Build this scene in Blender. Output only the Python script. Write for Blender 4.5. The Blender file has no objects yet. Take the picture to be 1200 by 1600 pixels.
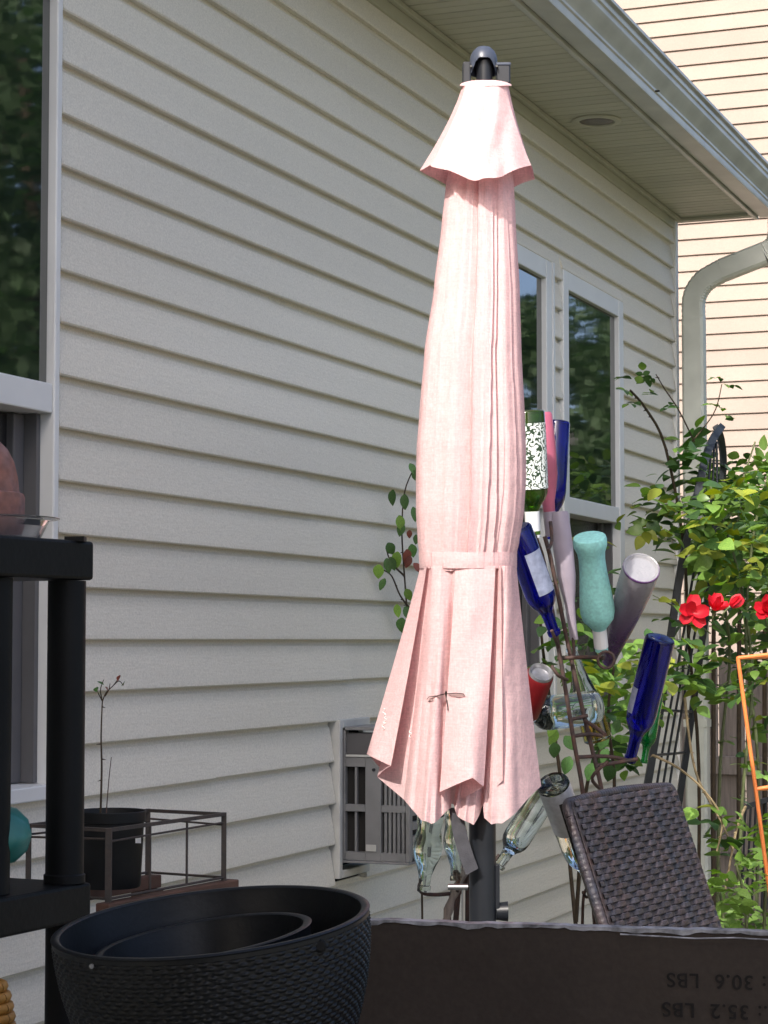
import bpy, bmesh, math, random
from mathutils import Vector, Matrix, Quaternion
from mathutils.bvhtree import BVHTree
random.seed(7)
R = math.radians
sc = bpy.context.scene
col = sc.collection

# ------------------------------------------------------------------ camera
F = 3300.0
CAMZ = 1.35
PITCH = math.atan(200 / F)
YAW = math.atan(1312 * math.cos(PITCH) / F)
cd = bpy.data.cameras.new('camera'); cam = bpy.data.objects.new('camera', cd); col.objects.link(cam)
cam.location = (0, 0, CAMZ)
cam.rotation_euler = (R(90) + PITCH, 0, YAW)
cd.sensor_fit = 'VERTICAL'; cd.sensor_height = 36; cd.lens = 36 * F / 1600
cd.clip_start = .05; cd.clip_end = 500
sc.camera = cam
# ------------------------------------------------------------------ world, sun, exposure
SUN_EL, SUN_DX = 38, -.04          # sun stands behind the camera, along the wall
w = bpy.data.worlds.new('World'); sc.world = w; w.use_nodes = True
nt = w.node_tree; nt.nodes.clear()
sky = nt.nodes.new('ShaderNodeTexSky'); sky.sky_type = 'NISHITA'; sky.sun_disc = False
bg = nt.nodes.new('ShaderNodeBackground'); bg.inputs[1].default_value = .15
wo = nt.nodes.new('ShaderNodeOutputWorld')
nt.links.new(sky.outputs[0], bg.inputs[0]); nt.links.new(bg.outputs[0], wo.inputs[0])
sdir = Vector((SUN_DX, -1, math.tan(R(SUN_EL)))).normalized()      # towards the sun
sky.sun_elevation = R(SUN_EL)
sky.sun_rotation = math.atan2(sdir.x, sdir.y)
sky.air_density = .6; sky.dust_density = 4.0; sky.ozone_density = .6
sl = bpy.data.lights.new('sun', 'SUN'); so = bpy.data.objects.new('sun', sl); col.objects.link(so)
sl.energy = 2.0; sl.angle = R(.53); sl.color = (1, .95, .88)
so.rotation_euler = sdir.to_track_quat('Z', 'Y').to_euler()
sc.view_settings.view_transform = 'Standard'; sc.view_settings.look = 'None'
sc.view_settings.gamma = 1; sc.view_settings.use_curve_mapping = False
sc.view_settings.exposure = 1.28
try:
    sc.cycles.use_denoising = True
    sc.cycles.max_bounces = 10; sc.cycles.transmission_bounces = 8; sc.cycles.transparent_max_bounces = 12
except Exception: pass

# ------------------------------------------------------------------ pixel <-> place
FWD = Vector((-math.sin(YAW) * math.cos(PITCH), math.cos(YAW) * math.cos(PITCH), math.sin(PITCH)))
RGT = Vector((math.cos(YAW), math.sin(YAW), 0)); UPV = RGT.cross(FWD)
CAM = Vector((0, 0, CAMZ))
HF = Vector((-math.sin(YAW), math.cos(YAW), 0))
def ray(px, py): return FWD + RGT * ((px - 600) / F) + UPV * ((800 - py) / F)
def at(px, py, D): return CAM + ray(px, py) * D
WX = None
def wallp(px, py, off=0.0):
    r = ray(px, py); return CAM + r * ((WX + off) / r.x)
_r = ray(88, 800); WX = _r.x * 4.06
def onY(px, py, Y):
    r = ray(px, py); return CAM + r * (Y / r.y)
def zof(px, py, off=.022): return wallp(px, py, off).z

# ------------------------------------------------------------------ materials
def mat(name, c, rough=.6, var=.12, scale=8, bump=0, bscale=60, metal=0, c2=None, trans=0, ior=1.45, transl=0, stretch=(1, 1, 1), spec=.5, rnd=0, coat=0, bdist=.002, fine=None, wavy=None, weave=False):
    m = bpy.data.materials.new(name); m.use_nodes = True
    n = m.node_tree; b = n.nodes['Principled BSDF']; L = n.links
    b.inputs['Roughness'].default_value = rough; b.inputs['Metallic'].default_value = metal
    b.inputs['IOR'].default_value = ior; b.inputs['Transmission Weight'].default_value = trans
    b.inputs['Specular IOR Level'].default_value = spec; b.inputs['Coat Weight'].default_value = coat
    tc = n.nodes.new('ShaderNodeTexCoord'); mp = n.nodes.new('ShaderNodeMapping')
    mp.inputs['Scale'].default_value = stretch
    L.new(tc.outputs['Object'], mp.inputs['Vector'])
    no = n.nodes.new('ShaderNodeTexNoise'); no.inputs['Scale'].default_value = scale; no.inputs['Detail'].default_value = 6
    L.new(mp.outputs[0], no.inputs['Vector'])
    cr = n.nodes.new('ShaderNodeValToRGB')
    cr.color_ramp.elements[0].position = .3; cr.color_ramp.elements[1].position = .7
    lo = c2 if c2 else tuple(x * (1 - var) for x in c); hi = c if c2 else tuple(min(1, x * (1 + var)) for x in c)
    cr.color_ramp.elements[0].color = (*lo, 1); cr.color_ramp.elements[1].color = (*hi, 1)
    L.new(no.outputs[0], cr.inputs[0])
    out = cr.outputs[0]
    if fine:
        nf = n.nodes.new('ShaderNodeTexNoise'); nf.inputs['Scale'].default_value = fine[0]; nf.inputs['Detail'].default_value = 2
        L.new(tc.outputs['Object'], nf.inputs['Vector'])
        mf = n.nodes.new('ShaderNodeMapRange'); mf.inputs[1].default_value = .3; mf.inputs[2].default_value = .7; mf.inputs[3].default_value = 1 - fine[1]; mf.inputs[4].default_value = 1 + fine[1]
        hf = n.nodes.new('ShaderNodeHueSaturation'); L.new(nf.outputs[0], mf.inputs[0]); L.new(mf.outputs[0], hf.inputs['Value']); L.new(out, hf.inputs['Color']); out = hf.outputs[0]
    if weave:       # slubby threads: fine noise drawn out along and across the cloth
        for st in ((420, 420, 30), (40, 40, 420)):
            m2 = n.nodes.new('ShaderNodeMapping'); m2.inputs['Scale'].default_value = st; L.new(tc.outputs['Object'], m2.inputs['Vector'])
            n2 = n.nodes.new('ShaderNodeTexNoise'); n2.inputs['Scale'].default_value = 1; n2.inputs['Detail'].default_value = 1; L.new(m2.outputs[0], n2.inputs['Vector'])
            r2 = n.nodes.new('ShaderNodeMapRange'); r2.inputs[1].default_value = .3; r2.inputs[2].default_value = .7; r2.inputs[3].default_value = .95; r2.inputs[4].default_value = 1.05
            h2 = n.nodes.new('ShaderNodeHueSaturation'); L.new(n2.outputs[0], r2.inputs[0]); L.new(r2.outputs[0], h2.inputs['Value']); L.new(out, h2.inputs['Color']); out = h2.outputs[0]
    if rnd:
        oi = n.nodes.new('ShaderNodeObjectInfo'); hs = n.nodes.new('ShaderNodeHueSaturation')
        mr = n.nodes.new('ShaderNodeMapRange'); mr.inputs[3].default_value = 1 - rnd; mr.inputs[4].default_value = 1 + rnd
        L.new(oi.outputs['Random'], mr.inputs[0]); L.new(mr.outputs[0], hs.inputs['Value']); L.new(out, hs.inputs['Color']); out = hs.outputs[0]
    L.new(out, b.inputs['Base Color'])
    if bump:
        nb = n.nodes.new('ShaderNodeTexNoise'); nb.inputs['Scale'].default_value = bscale; nb.inputs['Detail'].default_value = 4
        L.new(mp.outputs[0], nb.inputs['Vector'])
        bu = n.nodes.new('ShaderNodeBump'); bu.inputs['Strength'].default_value = bump; bu.inputs['Distance'].default_value = bdist
        L.new(nb.outputs[0], bu.inputs['Height']); L.new(bu.outputs[0], b.inputs['Normal'])
        if wavy:
            nw = n.nodes.new('ShaderNodeTexNoise'); nw.inputs['Scale'].default_value = wavy[0]; nw.inputs['Detail'].default_value = 2
            L.new(mp.outputs[0] if not weave else tc.outputs['Object'], nw.inputs['Vector'])
            bw = n.nodes.new('ShaderNodeBump'); bw.inputs['Strength'].default_value = .8; bw.inputs['Distance'].default_value = wavy[1]
            L.new(nw.outputs[0], bw.inputs['Height']); L.new(bw.outputs[0], bu.inputs['Normal'])
    if transl:
        tr = n.nodes.new('ShaderNodeBsdfTranslucent'); mx = n.nodes.new('ShaderNodeMixShader'); mx.inputs[0].default_value = transl
        hh = n.nodes.new('ShaderNodeHueSaturation'); hh.inputs['Saturation'].default_value = 1.5; L.new(out, hh.inputs['Color'])
        L.new(hh.outputs[0], tr.inputs[0]); L.new(b.outputs[0], mx.inputs[1]); L.new(tr.outputs[0], mx.inputs[2])
        L.new(mx.outputs[0], n.nodes['Material Output'].inputs[0])
    return m

M = {}
M['siding'] = mat('siding', (.655, .63, .55), .55, .07, 3, .5, 160, stretch=(1, .12, 1), spec=.3, rnd=.03, fine=(240, .11), wavy=(5, .006))
M['siding2'] = mat('siding_cream', (.31, .253, .214), .6, .05, 3, .25, 160, spec=.25, rnd=.05, fine=(90, .04))
M['trim'] = mat('trim_white', (.66, .68, .68), .45, .05, 5, .1, 60)
M['soffit'] = mat('soffit_paint', (.42, .42, .34), .55, .08, 4, .1, 80, rnd=.05)
M['gutter'] = mat('gutter_paint', (.42, .43, .39), .32, .16, 6, .15, 20, spec=.5)
M['downspout'] = mat('downspout_paint', (.50, .52, .46), .4, .12, 9, .15, 40)
M['roof'] = mat('roof_shingle', (.10, .095, .09), .9, .3, 30, .6, 60)
M['pane'] = mat('window_glass', (.008, .014, .012), .03, .2, 2, .10, 3, ior=2.3, spec=.6, bdist=.004)
M['pane_low'] = mat('screened_glass', (.022, .022, .024), .22, .2, 2, .2, 600, ior=1.5)
M['dark'] = mat('dark_interior', (.02, .02, .02), .9)
M['track'] = mat('window_track', (.10, .10, .105), .5, .1)
M['ground'] = mat('ground_earth', (.16, .13, .09), .95, .3, 3, .6, 30, c2=(.05, .075, .025))
M['patio'] = mat('pea_gravel', (.24, .23, .18), .9, .15, 5, .4, 40)
M['cloth'] = mat('pink_canvas', (.78, .545, .545), .9, .03, 14, .3, 500, transl=.22, spec=.1, fine=(230, .08), wavy=(40, .0025), weave=True)
M['thread'] = mat('pale_thread', (.88, .80, .78), .9)
M['pole'] = mat('pole_black', (.012, .014, .018), .38, .2, 20, spec=.5)
M['cap'] = mat('cap_grey_plastic', (.05, .06, .085), .35, .2, 20, .1, 80)
M['steel'] = mat('brushed_steel', (.6, .6, .6), .3, .05, 40, metal=1)
M['black'] = mat('black_plastic', (.007, .0075, .008), .55, .3, 12, .25, 120, spec=.22)
M['blackpot'] = mat('nursery_pot', (.009, .010, .011), .5, .3, 12, .1, 60, spec=.25)
M['planter'] = mat('dark_resin', (.008, .009, .011), .42, .25, 16, .15, 200, spec=.4)
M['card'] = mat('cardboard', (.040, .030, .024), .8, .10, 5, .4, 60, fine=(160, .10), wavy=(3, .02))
M['cardedge'] = mat('edge_highlight', (.26, .26, .28), .4, .8, 60, .4, 60)  # pale tone stands in for the highlight on the box's upper edge
M['ink'] = mat('ink', (.012, .010, .009), .9, .5, 90)
M['rust'] = mat('rusty_iron', (.11, .055, .04), .75, .2, 60, .6, 200, c2=(.05, .04, .038))
M['trellis'] = mat('black_iron', (.018, .022, .028), .45, .3, 30, .2, 100)
M['orange'] = mat('orange_coat', (.75, .22, .06), .45, .12, 20)
M['wood'] = mat('weathered_wood', (.27, .23, .20), .9, .25, 14, .6, 40, stretch=(6, 6, .5), rnd=.12)
M['redwood'] = mat('stained_wood', (.085, .042, .028), .7, .3, 12, .4, 50)
M['wicker'] = mat('brown_wicker', (.062, .040, .036), .38, .3, 16, .7, 300, c2=(.030, .036, .050), rnd=.25, fine=(60, .35))
M['wicker_core'] = mat('wicker_core', (.008, .007, .007), .8)
M['acmetal'] = mat('grey_sheet_metal', (.20, .205, .21), .5, .12, 14, .15, 60)
M['acmetal_lt'] = mat('pale_flange', (.48, .49, .47), .5, .12, 14)
M['terra'] = mat('brown_terracotta', (.27, .11, .075), .85, .2, 30, .8, 45, c2=(.20, .12, .115), fine=(90, .2))
M['terra2'] = mat('terracotta', (.36, .17, .10), .85, .2, 22, .5, 60)
M['teal'] = mat('teal_glaze', (.05, .24, .20), .3, .35, 16, .3, 40, c2=(.03, .14, .13))
M['clearplastic'] = mat('clear_plastic', (.92, .92, .93), .12, .02, 5, trans=.95, ior=1.3)
M['leaf'] = mat('leaf_green', (.26, .42, .09), .36, .3, 14, transl=.38, rnd=.4, c2=(.15, .29, .06), spec=.5)
M['leafy'] = mat('leaf_yellow', (.40, .42, .06), .45, .3, 14, transl=.4, rnd=.3, c2=(.26, .34, .05))
M['leafd'] = mat('leaf_dark', (.07, .15, .045), .45, .3, 14, transl=.25, rnd=.35)
M['leafred'] = mat('leaf_red', (.16, .05, .035), .5, .3, 14, transl=.25, rnd=.3)
M['tleaf'] = mat('tomato_leaf', (.22, .36, .09), .55, .25, 14, transl=.35, rnd=.3)
M['petal'] = mat('red_petal', (.66, .016, .035), .5, .2, 40, transl=.3, rnd=.2)
M['cane'] = mat('cane_tan', (.30, .23, .13), .7, .3, 40, .4, 200)
M['stemg'] = mat('stem_green', (.10, .12, .05), .6, .3, 40)
M['stemd'] = mat('stem_dark', (.05, .035, .02), .8, .3, 40)
M['bark'] = mat('tree_bark', (.10, .075, .05), .9, .3, 20, .8, 40)
M['crown'] = mat('tree_foliage', (.085, .14, .065), .6, .3, 3, transl=.3)
M['insect'] = mat('dragonfly_body', (.02, .012, .01), .4)
M['wing'] = mat('dragonfly_wing', (.60, .45, .43), .3, .2, 60, trans=.6, ior=1.05)
M['amberb'] = mat('basket_cane', (.42, .19, .03), .6, .3, 40, .3, 100)
M['foil'] = mat('silver_foil', (.66, .67, .69), .32, .12, 90, .5, 120, metal=.35)
M['white'] = mat('white_print', (.80, .80, .80), .5, .03)
M['tag'] = mat('grey_webbing', (.05, .05, .058), .8, .2, 60, .3, 400)
M['redmark'] = mat('red_stitch', (.40, .02, .03), .8)
M['canend'] = mat('can_end', (.38, .38, .40), .3, .3, 60, metal=.7)
M['canred'] = mat('red_can', (.20, .012, .015), .35, .2, 20, metal=.3)
M['lamp'] = mat('dim_lens', (.10, .085, .07), .35, .2, 20)
def glass(name, c, rough=.03, ior=1.45, trans=1, bump=0, bscale=40): return mat(name, c, rough, .04, 9, bump, bscale, trans=trans, ior=ior)
M['cobalt'] = glass('cobalt_glass', (.006, .010, .50), .04, trans=.95)
M['green'] = glass('green_glass', (.14, .30, .03), .05, trans=.9)
M['green2'] = glass('emerald_glass', (.02, .45, .12), .05, trans=.9)
M['clear'] = glass('clear_glass', (.90, .95, .93), .03, 1.42)
M['clearg'] = glass('pale_green_glass', (.90, .97, .93), .10, 1.35, bump=.3)
M['amber'] = glass('amber_liquid', (.45, .28, .03), .05, 1.35)
M['turq'] = mat('turquoise_coat', (.30, .66, .62), .55, .10, 30, .5, 100, fine=(140, .12))
M['pinkg'] = mat('pink_coat', (.50, .13, .20), .35, .2, 12, trans=.15)
M['oldlabel'] = mat('faded_label', (.26, .29, .40), .7, .25, 60, .2, 200)
M['lav'] = mat('frosted_lavender', (.50, .43, .50), .4, .12, 20, .3, 60, trans=.35)

def two_tone(name, c1, c2, rough, trans, bump):       # the bottle's own colour runs from clear base to purple neck
    m = mat(name, c1, rough, .05, 20, bump, 90, trans=trans)
    n = m.node_tree; L = n.links; b = n.nodes['Principled BSDF']
    tc = n.nodes.new('ShaderNodeTexCoord'); sp = n.nodes.new('ShaderNodeSeparateXYZ'); L.new(tc.outputs['Generated'], sp.inputs[0])
    cr = n.nodes.new('ShaderNodeValToRGB'); cr.color_ramp.elements[0].position = .25; cr.color_ramp.elements[1].position = .8
    cr.color_ramp.elements[0].color = (*c2, 1); cr.color_ramp.elements[1].color = (*c1, 1)
    L.new(sp.outputs[2], cr.inputs[0]); L.new(cr.outputs[0], b.inputs['Base Color'])
    return m
M['purple'] = two_tone('grey_to_purple_glass', (.50, .50, .53), (.17, .075, .22), .22, .45, 1.2)
def label_mat():                                       # white filigree print on green glass
    m = mat('filigree_print', (.85, .88, .85), .5)
    n = m.node_tree; L = n.links; b = n.nodes['Principled BSDF']
    tc = n.nodes.new('ShaderNodeTexCoord'); wv = n.nodes.new('ShaderNodeTexWave'); wv.wave_type = 'RINGS'
    wv.inputs['Scale'].default_value = 24; wv.inputs['Distortion'].default_value = 16; wv.inputs['Detail'].default_value = 3; wv.inputs['Detail Scale'].default_value = 2.5
    L.new(tc.outputs['Object'], wv.inputs[0])
    cr = n.nodes.new('ShaderNodeValToRGB'); cr.color_ramp.interpolation = 'LINEAR'
    cr.color_ramp.elements[0].position = .30; cr.color_ramp.elements[0].color = (.02, .05, .02, 1)
    cr.color_ramp.elements[1].position = .42; cr.color_ramp.elements[1].color = (.80, .84, .80, 1)
    L.new(wv.outputs[0], cr.inputs[0]); L.new(cr.outputs[0], b.inputs['Base Color'])
    return m
M['filigree'] = label_mat()

# ------------------------------------------------------------------ object helpers
def tag(o, label=None, cat=None, group=None, kind=None):
    if label: o['label'] = label
    if cat: o['category'] = cat
    if group: o['group'] = group
    if kind: o['kind'] = kind
    return o
def empty(name, loc=(0, 0, 0), label=None, cat=None, group=None, kind=None):
    o = bpy.data.objects.new(name, None); col.objects.link(o); o.location = loc; o.empty_display_size = .05
    return tag(o, label, cat, group, kind)
def link(name, me, m, parent=None):
    o = bpy.data.objects.new(name, me); col.objects.link(o)
    if m and not me.materials: me.materials.append(m)
    if parent:
        o.parent = parent; o.matrix_parent_inverse = Matrix.Translation(-parent.location)
    return o
class MB:
    def __init__(s): s.v = []; s.f = []
    def add(s, vs, fs):
        k = len(s.v); s.v += [Vector(p) for p in vs]; s.f += [tuple(i + k for i in f) for f in fs]; return s
    def box(s, a, b):
        x0, y0, z0 = a; x1, y1, z1 = b
        return s.add([(x0, y0, z0), (x1, y0, z0), (x1, y1, z0), (x0, y1, z0), (x0, y0, z1), (x1, y0, z1), (x1, y1, z1), (x0, y1, z1)],
                     [(0, 3, 2, 1), (4, 5, 6, 7), (0, 1, 5, 4), (1, 2, 6, 5), (2, 3, 7, 6), (3, 0, 4, 7)])
    def obox(s, c, u, v, w):        # oriented box by centre and half vectors
        c, u, v, w = map(Vector, (c, u, v, w))
        P = [c + u * a + v * b + w * d for d in (-1, 1) for (a, b) in ((-1, -1), (1, -1), (1, 1), (-1, 1))]
        return s.add(P, [(0, 3, 2, 1), (4, 5, 6, 7), (0, 1, 5, 4), (1, 2, 6, 5), (2, 3, 7, 6), (3, 0, 4, 7)])
    def tube(s, pts, r, seg=8, sy=1.0, caps=True):
        pts = [Vector(p) for p in pts]; n = len(pts)
        rs = r if isinstance(r, (list, tuple)) else [r] * n
        t0 = (pts[1] - pts[0]).normalized(); ref = Vector((0, 0, 1)) if abs(t0.z) < .9 else Vector((1, 0, 0))
        a = t0.cross(ref).normalized(); vs = []; prev = t0
        for i, p in enumerate(pts):
            t = (pts[min(i + 1, n - 1)] - pts[max(i - 1, 0)]).normalized()
            a = (a - t * a.dot(t)).normalized(); b = t.cross(a)
            for k in range(seg):
                q = 2 * math.pi * k / seg; vs.append(p + (a * math.cos(q) + b * math.sin(q) * sy) * rs[i])
        fs = [(i * seg + k, i * seg + (k + 1) % seg, (i + 1) * seg + (k + 1) % seg, (i + 1) * seg + k) for i in range(n - 1) for k in range(seg)]
        if caps: fs += [tuple(range(seg - 1, -1, -1)), tuple((n - 1) * seg + k for k in range(seg))]
        return s.add(vs, fs)
    def lathe(s, p0, p1, prof, seg=32, disp=None):     # prof: (t along p0->p1, radius in metres)
        p0, p1 = Vector(p0), Vector(p1); ax = p1 - p0; t = ax.normalized()
        ref = Vector((0, 0, 1)) if abs(t.z) < .9 else Vector((1, 0, 0))
        a = t.cross(ref).normalized(); b = t.cross(a); vs = []
        for j, (tt, r) in enumerate(prof):
            for k in range(seg):
                q = 2 * math.pi * k / seg; rr = r + (disp(j, k, q, tt) if disp else 0)
                vs.append(p0 + ax * tt + (a * math.cos(q) + b * math.sin(q)) * max(rr, 1e-5))
        fs = [(j * seg + k, j * seg + (k + 1) % seg, (j + 1) * seg + (k + 1) % seg, (j + 1) * seg + k) for j in range(len(prof) - 1) for k in range(seg)]
        return s.add(vs, fs)
    def build(s, name, m, parent=None, smooth=None, bevel=0, recalc=True):
        me = bpy.data.meshes.new(name); me.from_pydata([tuple(p) for p in s.v], [], s.f)
        if recalc or bevel:
            bm = bmesh.new(); bm.from_mesh(me)
            if recalc: bmesh.ops.recalc_face_normals(bm, faces=bm.faces)
            if bevel:
                bmesh.ops.bevel(bm, geom=list(bm.edges), offset=bevel, segments=2, affect='EDGES', profile=.5)
            bm.to_mesh(me); bm.free()
        if smooth is not None:
            for p in me.polygons: p.use_smooth = True
            me.set_sharp_from_angle(angle=R(smooth))
        me.update()
        return link(name, me, m, parent)
def catmull(P, n=6):
    P = [Vector(p) for p in P]; out = []
    for i in range(len(P) - 1):
        a, b, c, d = P[max(i - 1, 0)], P[i], P[i + 1], P[min(i + 2, len(P) - 1)]
        for k in range(n):
            t = k / n
            out.append(.5 * ((2 * b) + (c - a) * t + (2 * a - 5 * b + 4 * c - d) * t * t + (3 * b - a - 3 * c + d) * t ** 3))
    out.append(P[-1]); return out

# ================================================================== GROUND
g = MB().box((-150, -150, -.2), (150, 150, 0)).build('ground', M['ground']); tag(g, kind='structure')
g = MB().box((WX - .0, -4, .001), (4, 5.6, .02)).build('patio', M['patio']); tag(g, kind='structure')

# ================================================================== HOUSE
PITCHS = .1016
y_of = lambda px, off=.022: wallp(px, 900, off).y
W1y1 = y_of(91); W1y0 = W1y1 - .92
W3y0, W3y1 = y_of(883), y_of(977)
W2y1 = y_of(865); W2y0 = W2y1 - (W3y1 - W3y0)
CORN = y_of(1063, .024)
ZHEAD = zof(882, 421); ZSILL = zof(66, 1250)
ZS = zof(1063, 345, .02)                     # soffit height
ACy0 = y_of(527); ACy1 = ACy0 + .20; ACz0 = zof(533, 1372); ACz1 = zof(531, 1124)
YB = -3.0
house = empty('house', (WX, 4, 0), 'grey-beige sided house with eave, gutter and three sash windows, filling the left half', 'house')
MB().box((WX - .25, YB, 0), (WX - .09, CORN - .002, ZS + .09)).build('wall', M['dark'], house)
# plank profile: face leans out towards its butt, the butt curls back under, a cove is sunk just below the next butt
def plank(y0, y1, z, top=PITCHS, mt='siding', sign=1, out=0.0, ends=True):
    prof = [(0, .000), (.0175 + out, -.0020), (.0200 + out, .001), (.0195 + out, .007), (.0060 + out, top - .016), (.0015 + out, top - .010), (.0008, top + .004), (-.004, top + .004), (-.004, 0)]
    n = len(prof); vs = [(WX + p[0], y0, z + p[1]) for p in prof] + [(WX + p[0], y1, z + p[1]) for p in prof]
    fs = [(i, (i + 1) % n, n + (i + 1) % n, n + i) for i in range(n)] + [tuple(range(n)), tuple(range(2 * n - 1, n - 1, -1))]
    o = MB().add(vs, fs).build('siding_plank', M[mt], house)
    return o
k0 = -13; z0 = CAMZ + .0018
blocks = [(W1y0, W1y1, ZSILL, ZHEAD), (W2y0, W2y1, ZSILL, ZHEAD), (W3y0, W3y1, ZSILL, ZHEAD), (ACy0, ACy1, ACz0, ACz1)]
for k in range(k0, 18):
    z = z0 + k * PITCHS
    if z > ZS - .02: break
    zt = min(z + PITCHS, ZS - .004)
    segs = [(YB, CORN - .03)]
    for (a, b, lo, hi) in blocks:
        if zt > lo + .001 and z < hi - .03:
            segs = [q for s_ in segs for q in ([(s_[0], a - .004), (b + .004, s_[1])] if s_[0] < a < s_[1] else [s_])]
    for (a, b, lo, hi) in blocks:
        if z < hi - .03 and zt > hi + .004: plank(a - .0035, b + .0035, hi + .002, zt - hi - .002)
        if z < lo - .004 and zt > lo + .001 and lo - .002 - z > .016: plank(a - .0035, b + .0035, z, lo - .002 - z)
    for (a, b) in segs:
        j = y_of(340) if k == -3 else (y_of(430 + 61 * ((k * 5) % 7)) if k % 2 == 1 else None)
        if j and a + .2 < j < b - .2:
            plank(a, j, z, zt - z); plank(j - .02, b, z + .0010, zt - z - .0016, out=-.0035)
        else: plank(a, b, z, zt - z)
# foundation skirt
MB().box((WX - .08, YB, 0), (WX - .012, CORN - .01, z0 + k0 * PITCHS + .03)).build('foundation', M['patio'], house)
# corner post, frieze trims
MB().box((WX - .08, CORN - .03, .02), (WX + .024, CORN + .012, ZS - .003)).build('corner_post', M['trim'], house, bevel=.003)
MB().box((WX + .0005, YB, ZS - .050), (WX + .021, CORN - .032, ZS - .002)).build('frieze_trim', M['soffit'], house, bevel=.003)
MB().box((WX + .022, YB, ZS - .018), (WX + .040, CORN + .012, ZS - .0025)).build('frieze_trim', M['soffit'], house, bevel=.003)
# windows
def window(y0, y1, z0_, z1_, fw=.048, big=False):
    wn = empty('window', (WX, (y0 + y1) / 2, z0_)); wn.parent = house; wn.matrix_parent_inverse = Matrix.Translation(-house.location)
    X0, X1 = WX - .085, WX + .022
    def b(a, c, name='frame', m='trim', bev=.003):
        o = MB().box(a, c).build(name, M[m], wn, bevel=bev); o.matrix_parent_inverse = Matrix.Translation(-wn.location) @ Matrix.Identity(4); return o
    b((X0, y0, z0_), (X1, y0 + fw, z1_)); b((X0, y1 - fw, z0_), (X1, y1, z1_))
    b((X0, y0 + fw + .001, z1_ - fw), (X1 - .001, y1 - fw - .001, z1_)); b((X0, y0 + fw + .001, z0_), (X1 + .010, y1 - fw - .001, z0_ + .028), 'sill')
    zm = z1_ - (ZHEAD - zof(66, 595)) ; zl = zof(66, 642)
    b((X0, y0 + fw + .001, zl), (X1 - .004, y1 - fw - .001, zm), 'meeting_rail')
    b((WX - .02, y0 + fw + .0015, zm + .001), (WX + .004, y1 - fw - .0015, z1_ - fw - .001), 'pane', 'pane', 0)
    # recessed lower sash: tracks, sash frame and screened pane
    yy0, yy1 = y0 + fw + .0015, y1 - fw - .0015; zb = z0_ + .030
    b((X0 + .01, yy0, zb), (X1 - .03, yy0 + .014, zl - .001), 'track', 'track', 0); b((X0 + .01, yy1 - .014, zb), (X1 - .03, yy1, zl - .001), 'track', 'track', 0)
    xs0, xs1 = WX - .062, WX - .034
    b((xs0, yy0 + .0145, zb), (xs1, yy0 + .052, zl - .002), 'sash', 'track'); b((xs0, yy1 - .052, zb), (xs1, yy1 - .0145, zl - .002), 'sash', 'track')
    b((xs0, yy0 + .053, zb), (xs1, yy1 - .053, zb + .045), 'sash', 'trim' if big else 'track'); 
    b((xs0 + .008, yy0 + .0525, zb + .046), (xs0 + .012, yy1 - .0525, zl - .002), 'pane', 'pane_low', 0)
    return wn
for q, (a, b_) in enumerate(((W1y0, W1y1), (W2y0, W2y1), (W3y0, W3y1))): window(a, b_, ZSILL, ZHEAD, fw=(y_of(91) - y_of(70, .004)) if q == 0 else .062, big=(q == 0))
# narrow mullion trim between the twin windows
MB().box((WX + .0175, W2y1 + .001, ZSILL), (WX + .026, W2y1 + .018, ZHEAD)).build('window_trim', M['trim'], house)
# soffit panels (grooved boards running out from the wall), fascia, gutter
SOFX = WX + .31; SOFI = WX - .088
ys = YB; W_ = .1016; n = 0
smesh = None
while ys < CORN + .02:
    if smesh is None:
        o = MB().add([(SOFI, 0, .02), (SOFX, 0, .02), (SOFX, W_, .02), (SOFI, W_, .02),
                      (SOFI, .0, .0075), (SOFX, .0, .0075), (SOFX, .005, 0), (SOFI, .005, 0),
                      (SOFX, W_ * .5 - .003, 0), (SOFI, W_ * .5 - .003, 0), (SOFX, W_ * .5, .004), (SOFI, W_ * .5, .004), (SOFX, W_ * .5 + .003, 0), (SOFI, W_ * .5 + .003, 0),
                      (SOFX, W_ - .005, 0), (SOFI, W_ - .005, 0), (SOFX, W_ - .0003, .0075), (SOFI, W_ - .0003, .0075)],
                     [(0, 1, 2, 3), (4, 5, 6, 7), (7, 6, 8, 9), (9, 8, 10, 11), (11, 10, 12, 13), (13, 12, 14, 15), (15, 14, 16, 17), (0, 3, 17, 15, 13, 11, 9, 7, 4), (1, 5, 6, 8, 10, 12, 14, 16, 2), (0, 4, 5, 1), (3, 2, 16, 17)]).build('soffit_panel', M['soffit'], house)
        smesh = o.data
        o.location = (0, 0, 0)
    else: o = link('soffit_panel', smesh, None, house)
    o.matrix_parent_inverse = Matrix.Translation(-house.location); o.location = (0, ys, ZS)
    ys += W_
YE = ys
MB().box((SOFX + .004, YB, ZS - .004), (SOFX + .022, YE + .02, ZS + .16)).build('fascia', M['gutter'], house, bevel=.002)
MB().box((WX - .02, CORN + .0125, ZS - .012), (SOFX, CORN + .0255, ZS - .001)).build('rake_board', M['soffit'], house)
gp = [(.026, .000), (.090, .000), (.090, -.004), (.098, -.004), (.100, .002), (.100, .020), (.105, .024), (.105, .032), (.113, .048), (.126, .062), (.134, .078), (.135, .092), (.141, .095), (.142, .106), (.137, .109), (.138, .116), (.150, .118), (.150, .128), (.136, .128), (.132, .088), (.096, .030), (.094, .006), (.030, .006), (.026, .120)]
gp = [(a, b + .006) for a, b in gp]
n = len(gp); vs = [(SOFX + a, YB, ZS + b) for a, b in gp] + [(SOFX + a, YE + .03, ZS + b) for a, b in gp]
gut = MB().add(vs, [(i, (i + 1) % n, n + (i + 1) % n, n + i) for i in range(n)]).build('gutter', M['gutter'], house, smooth=22)
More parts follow.
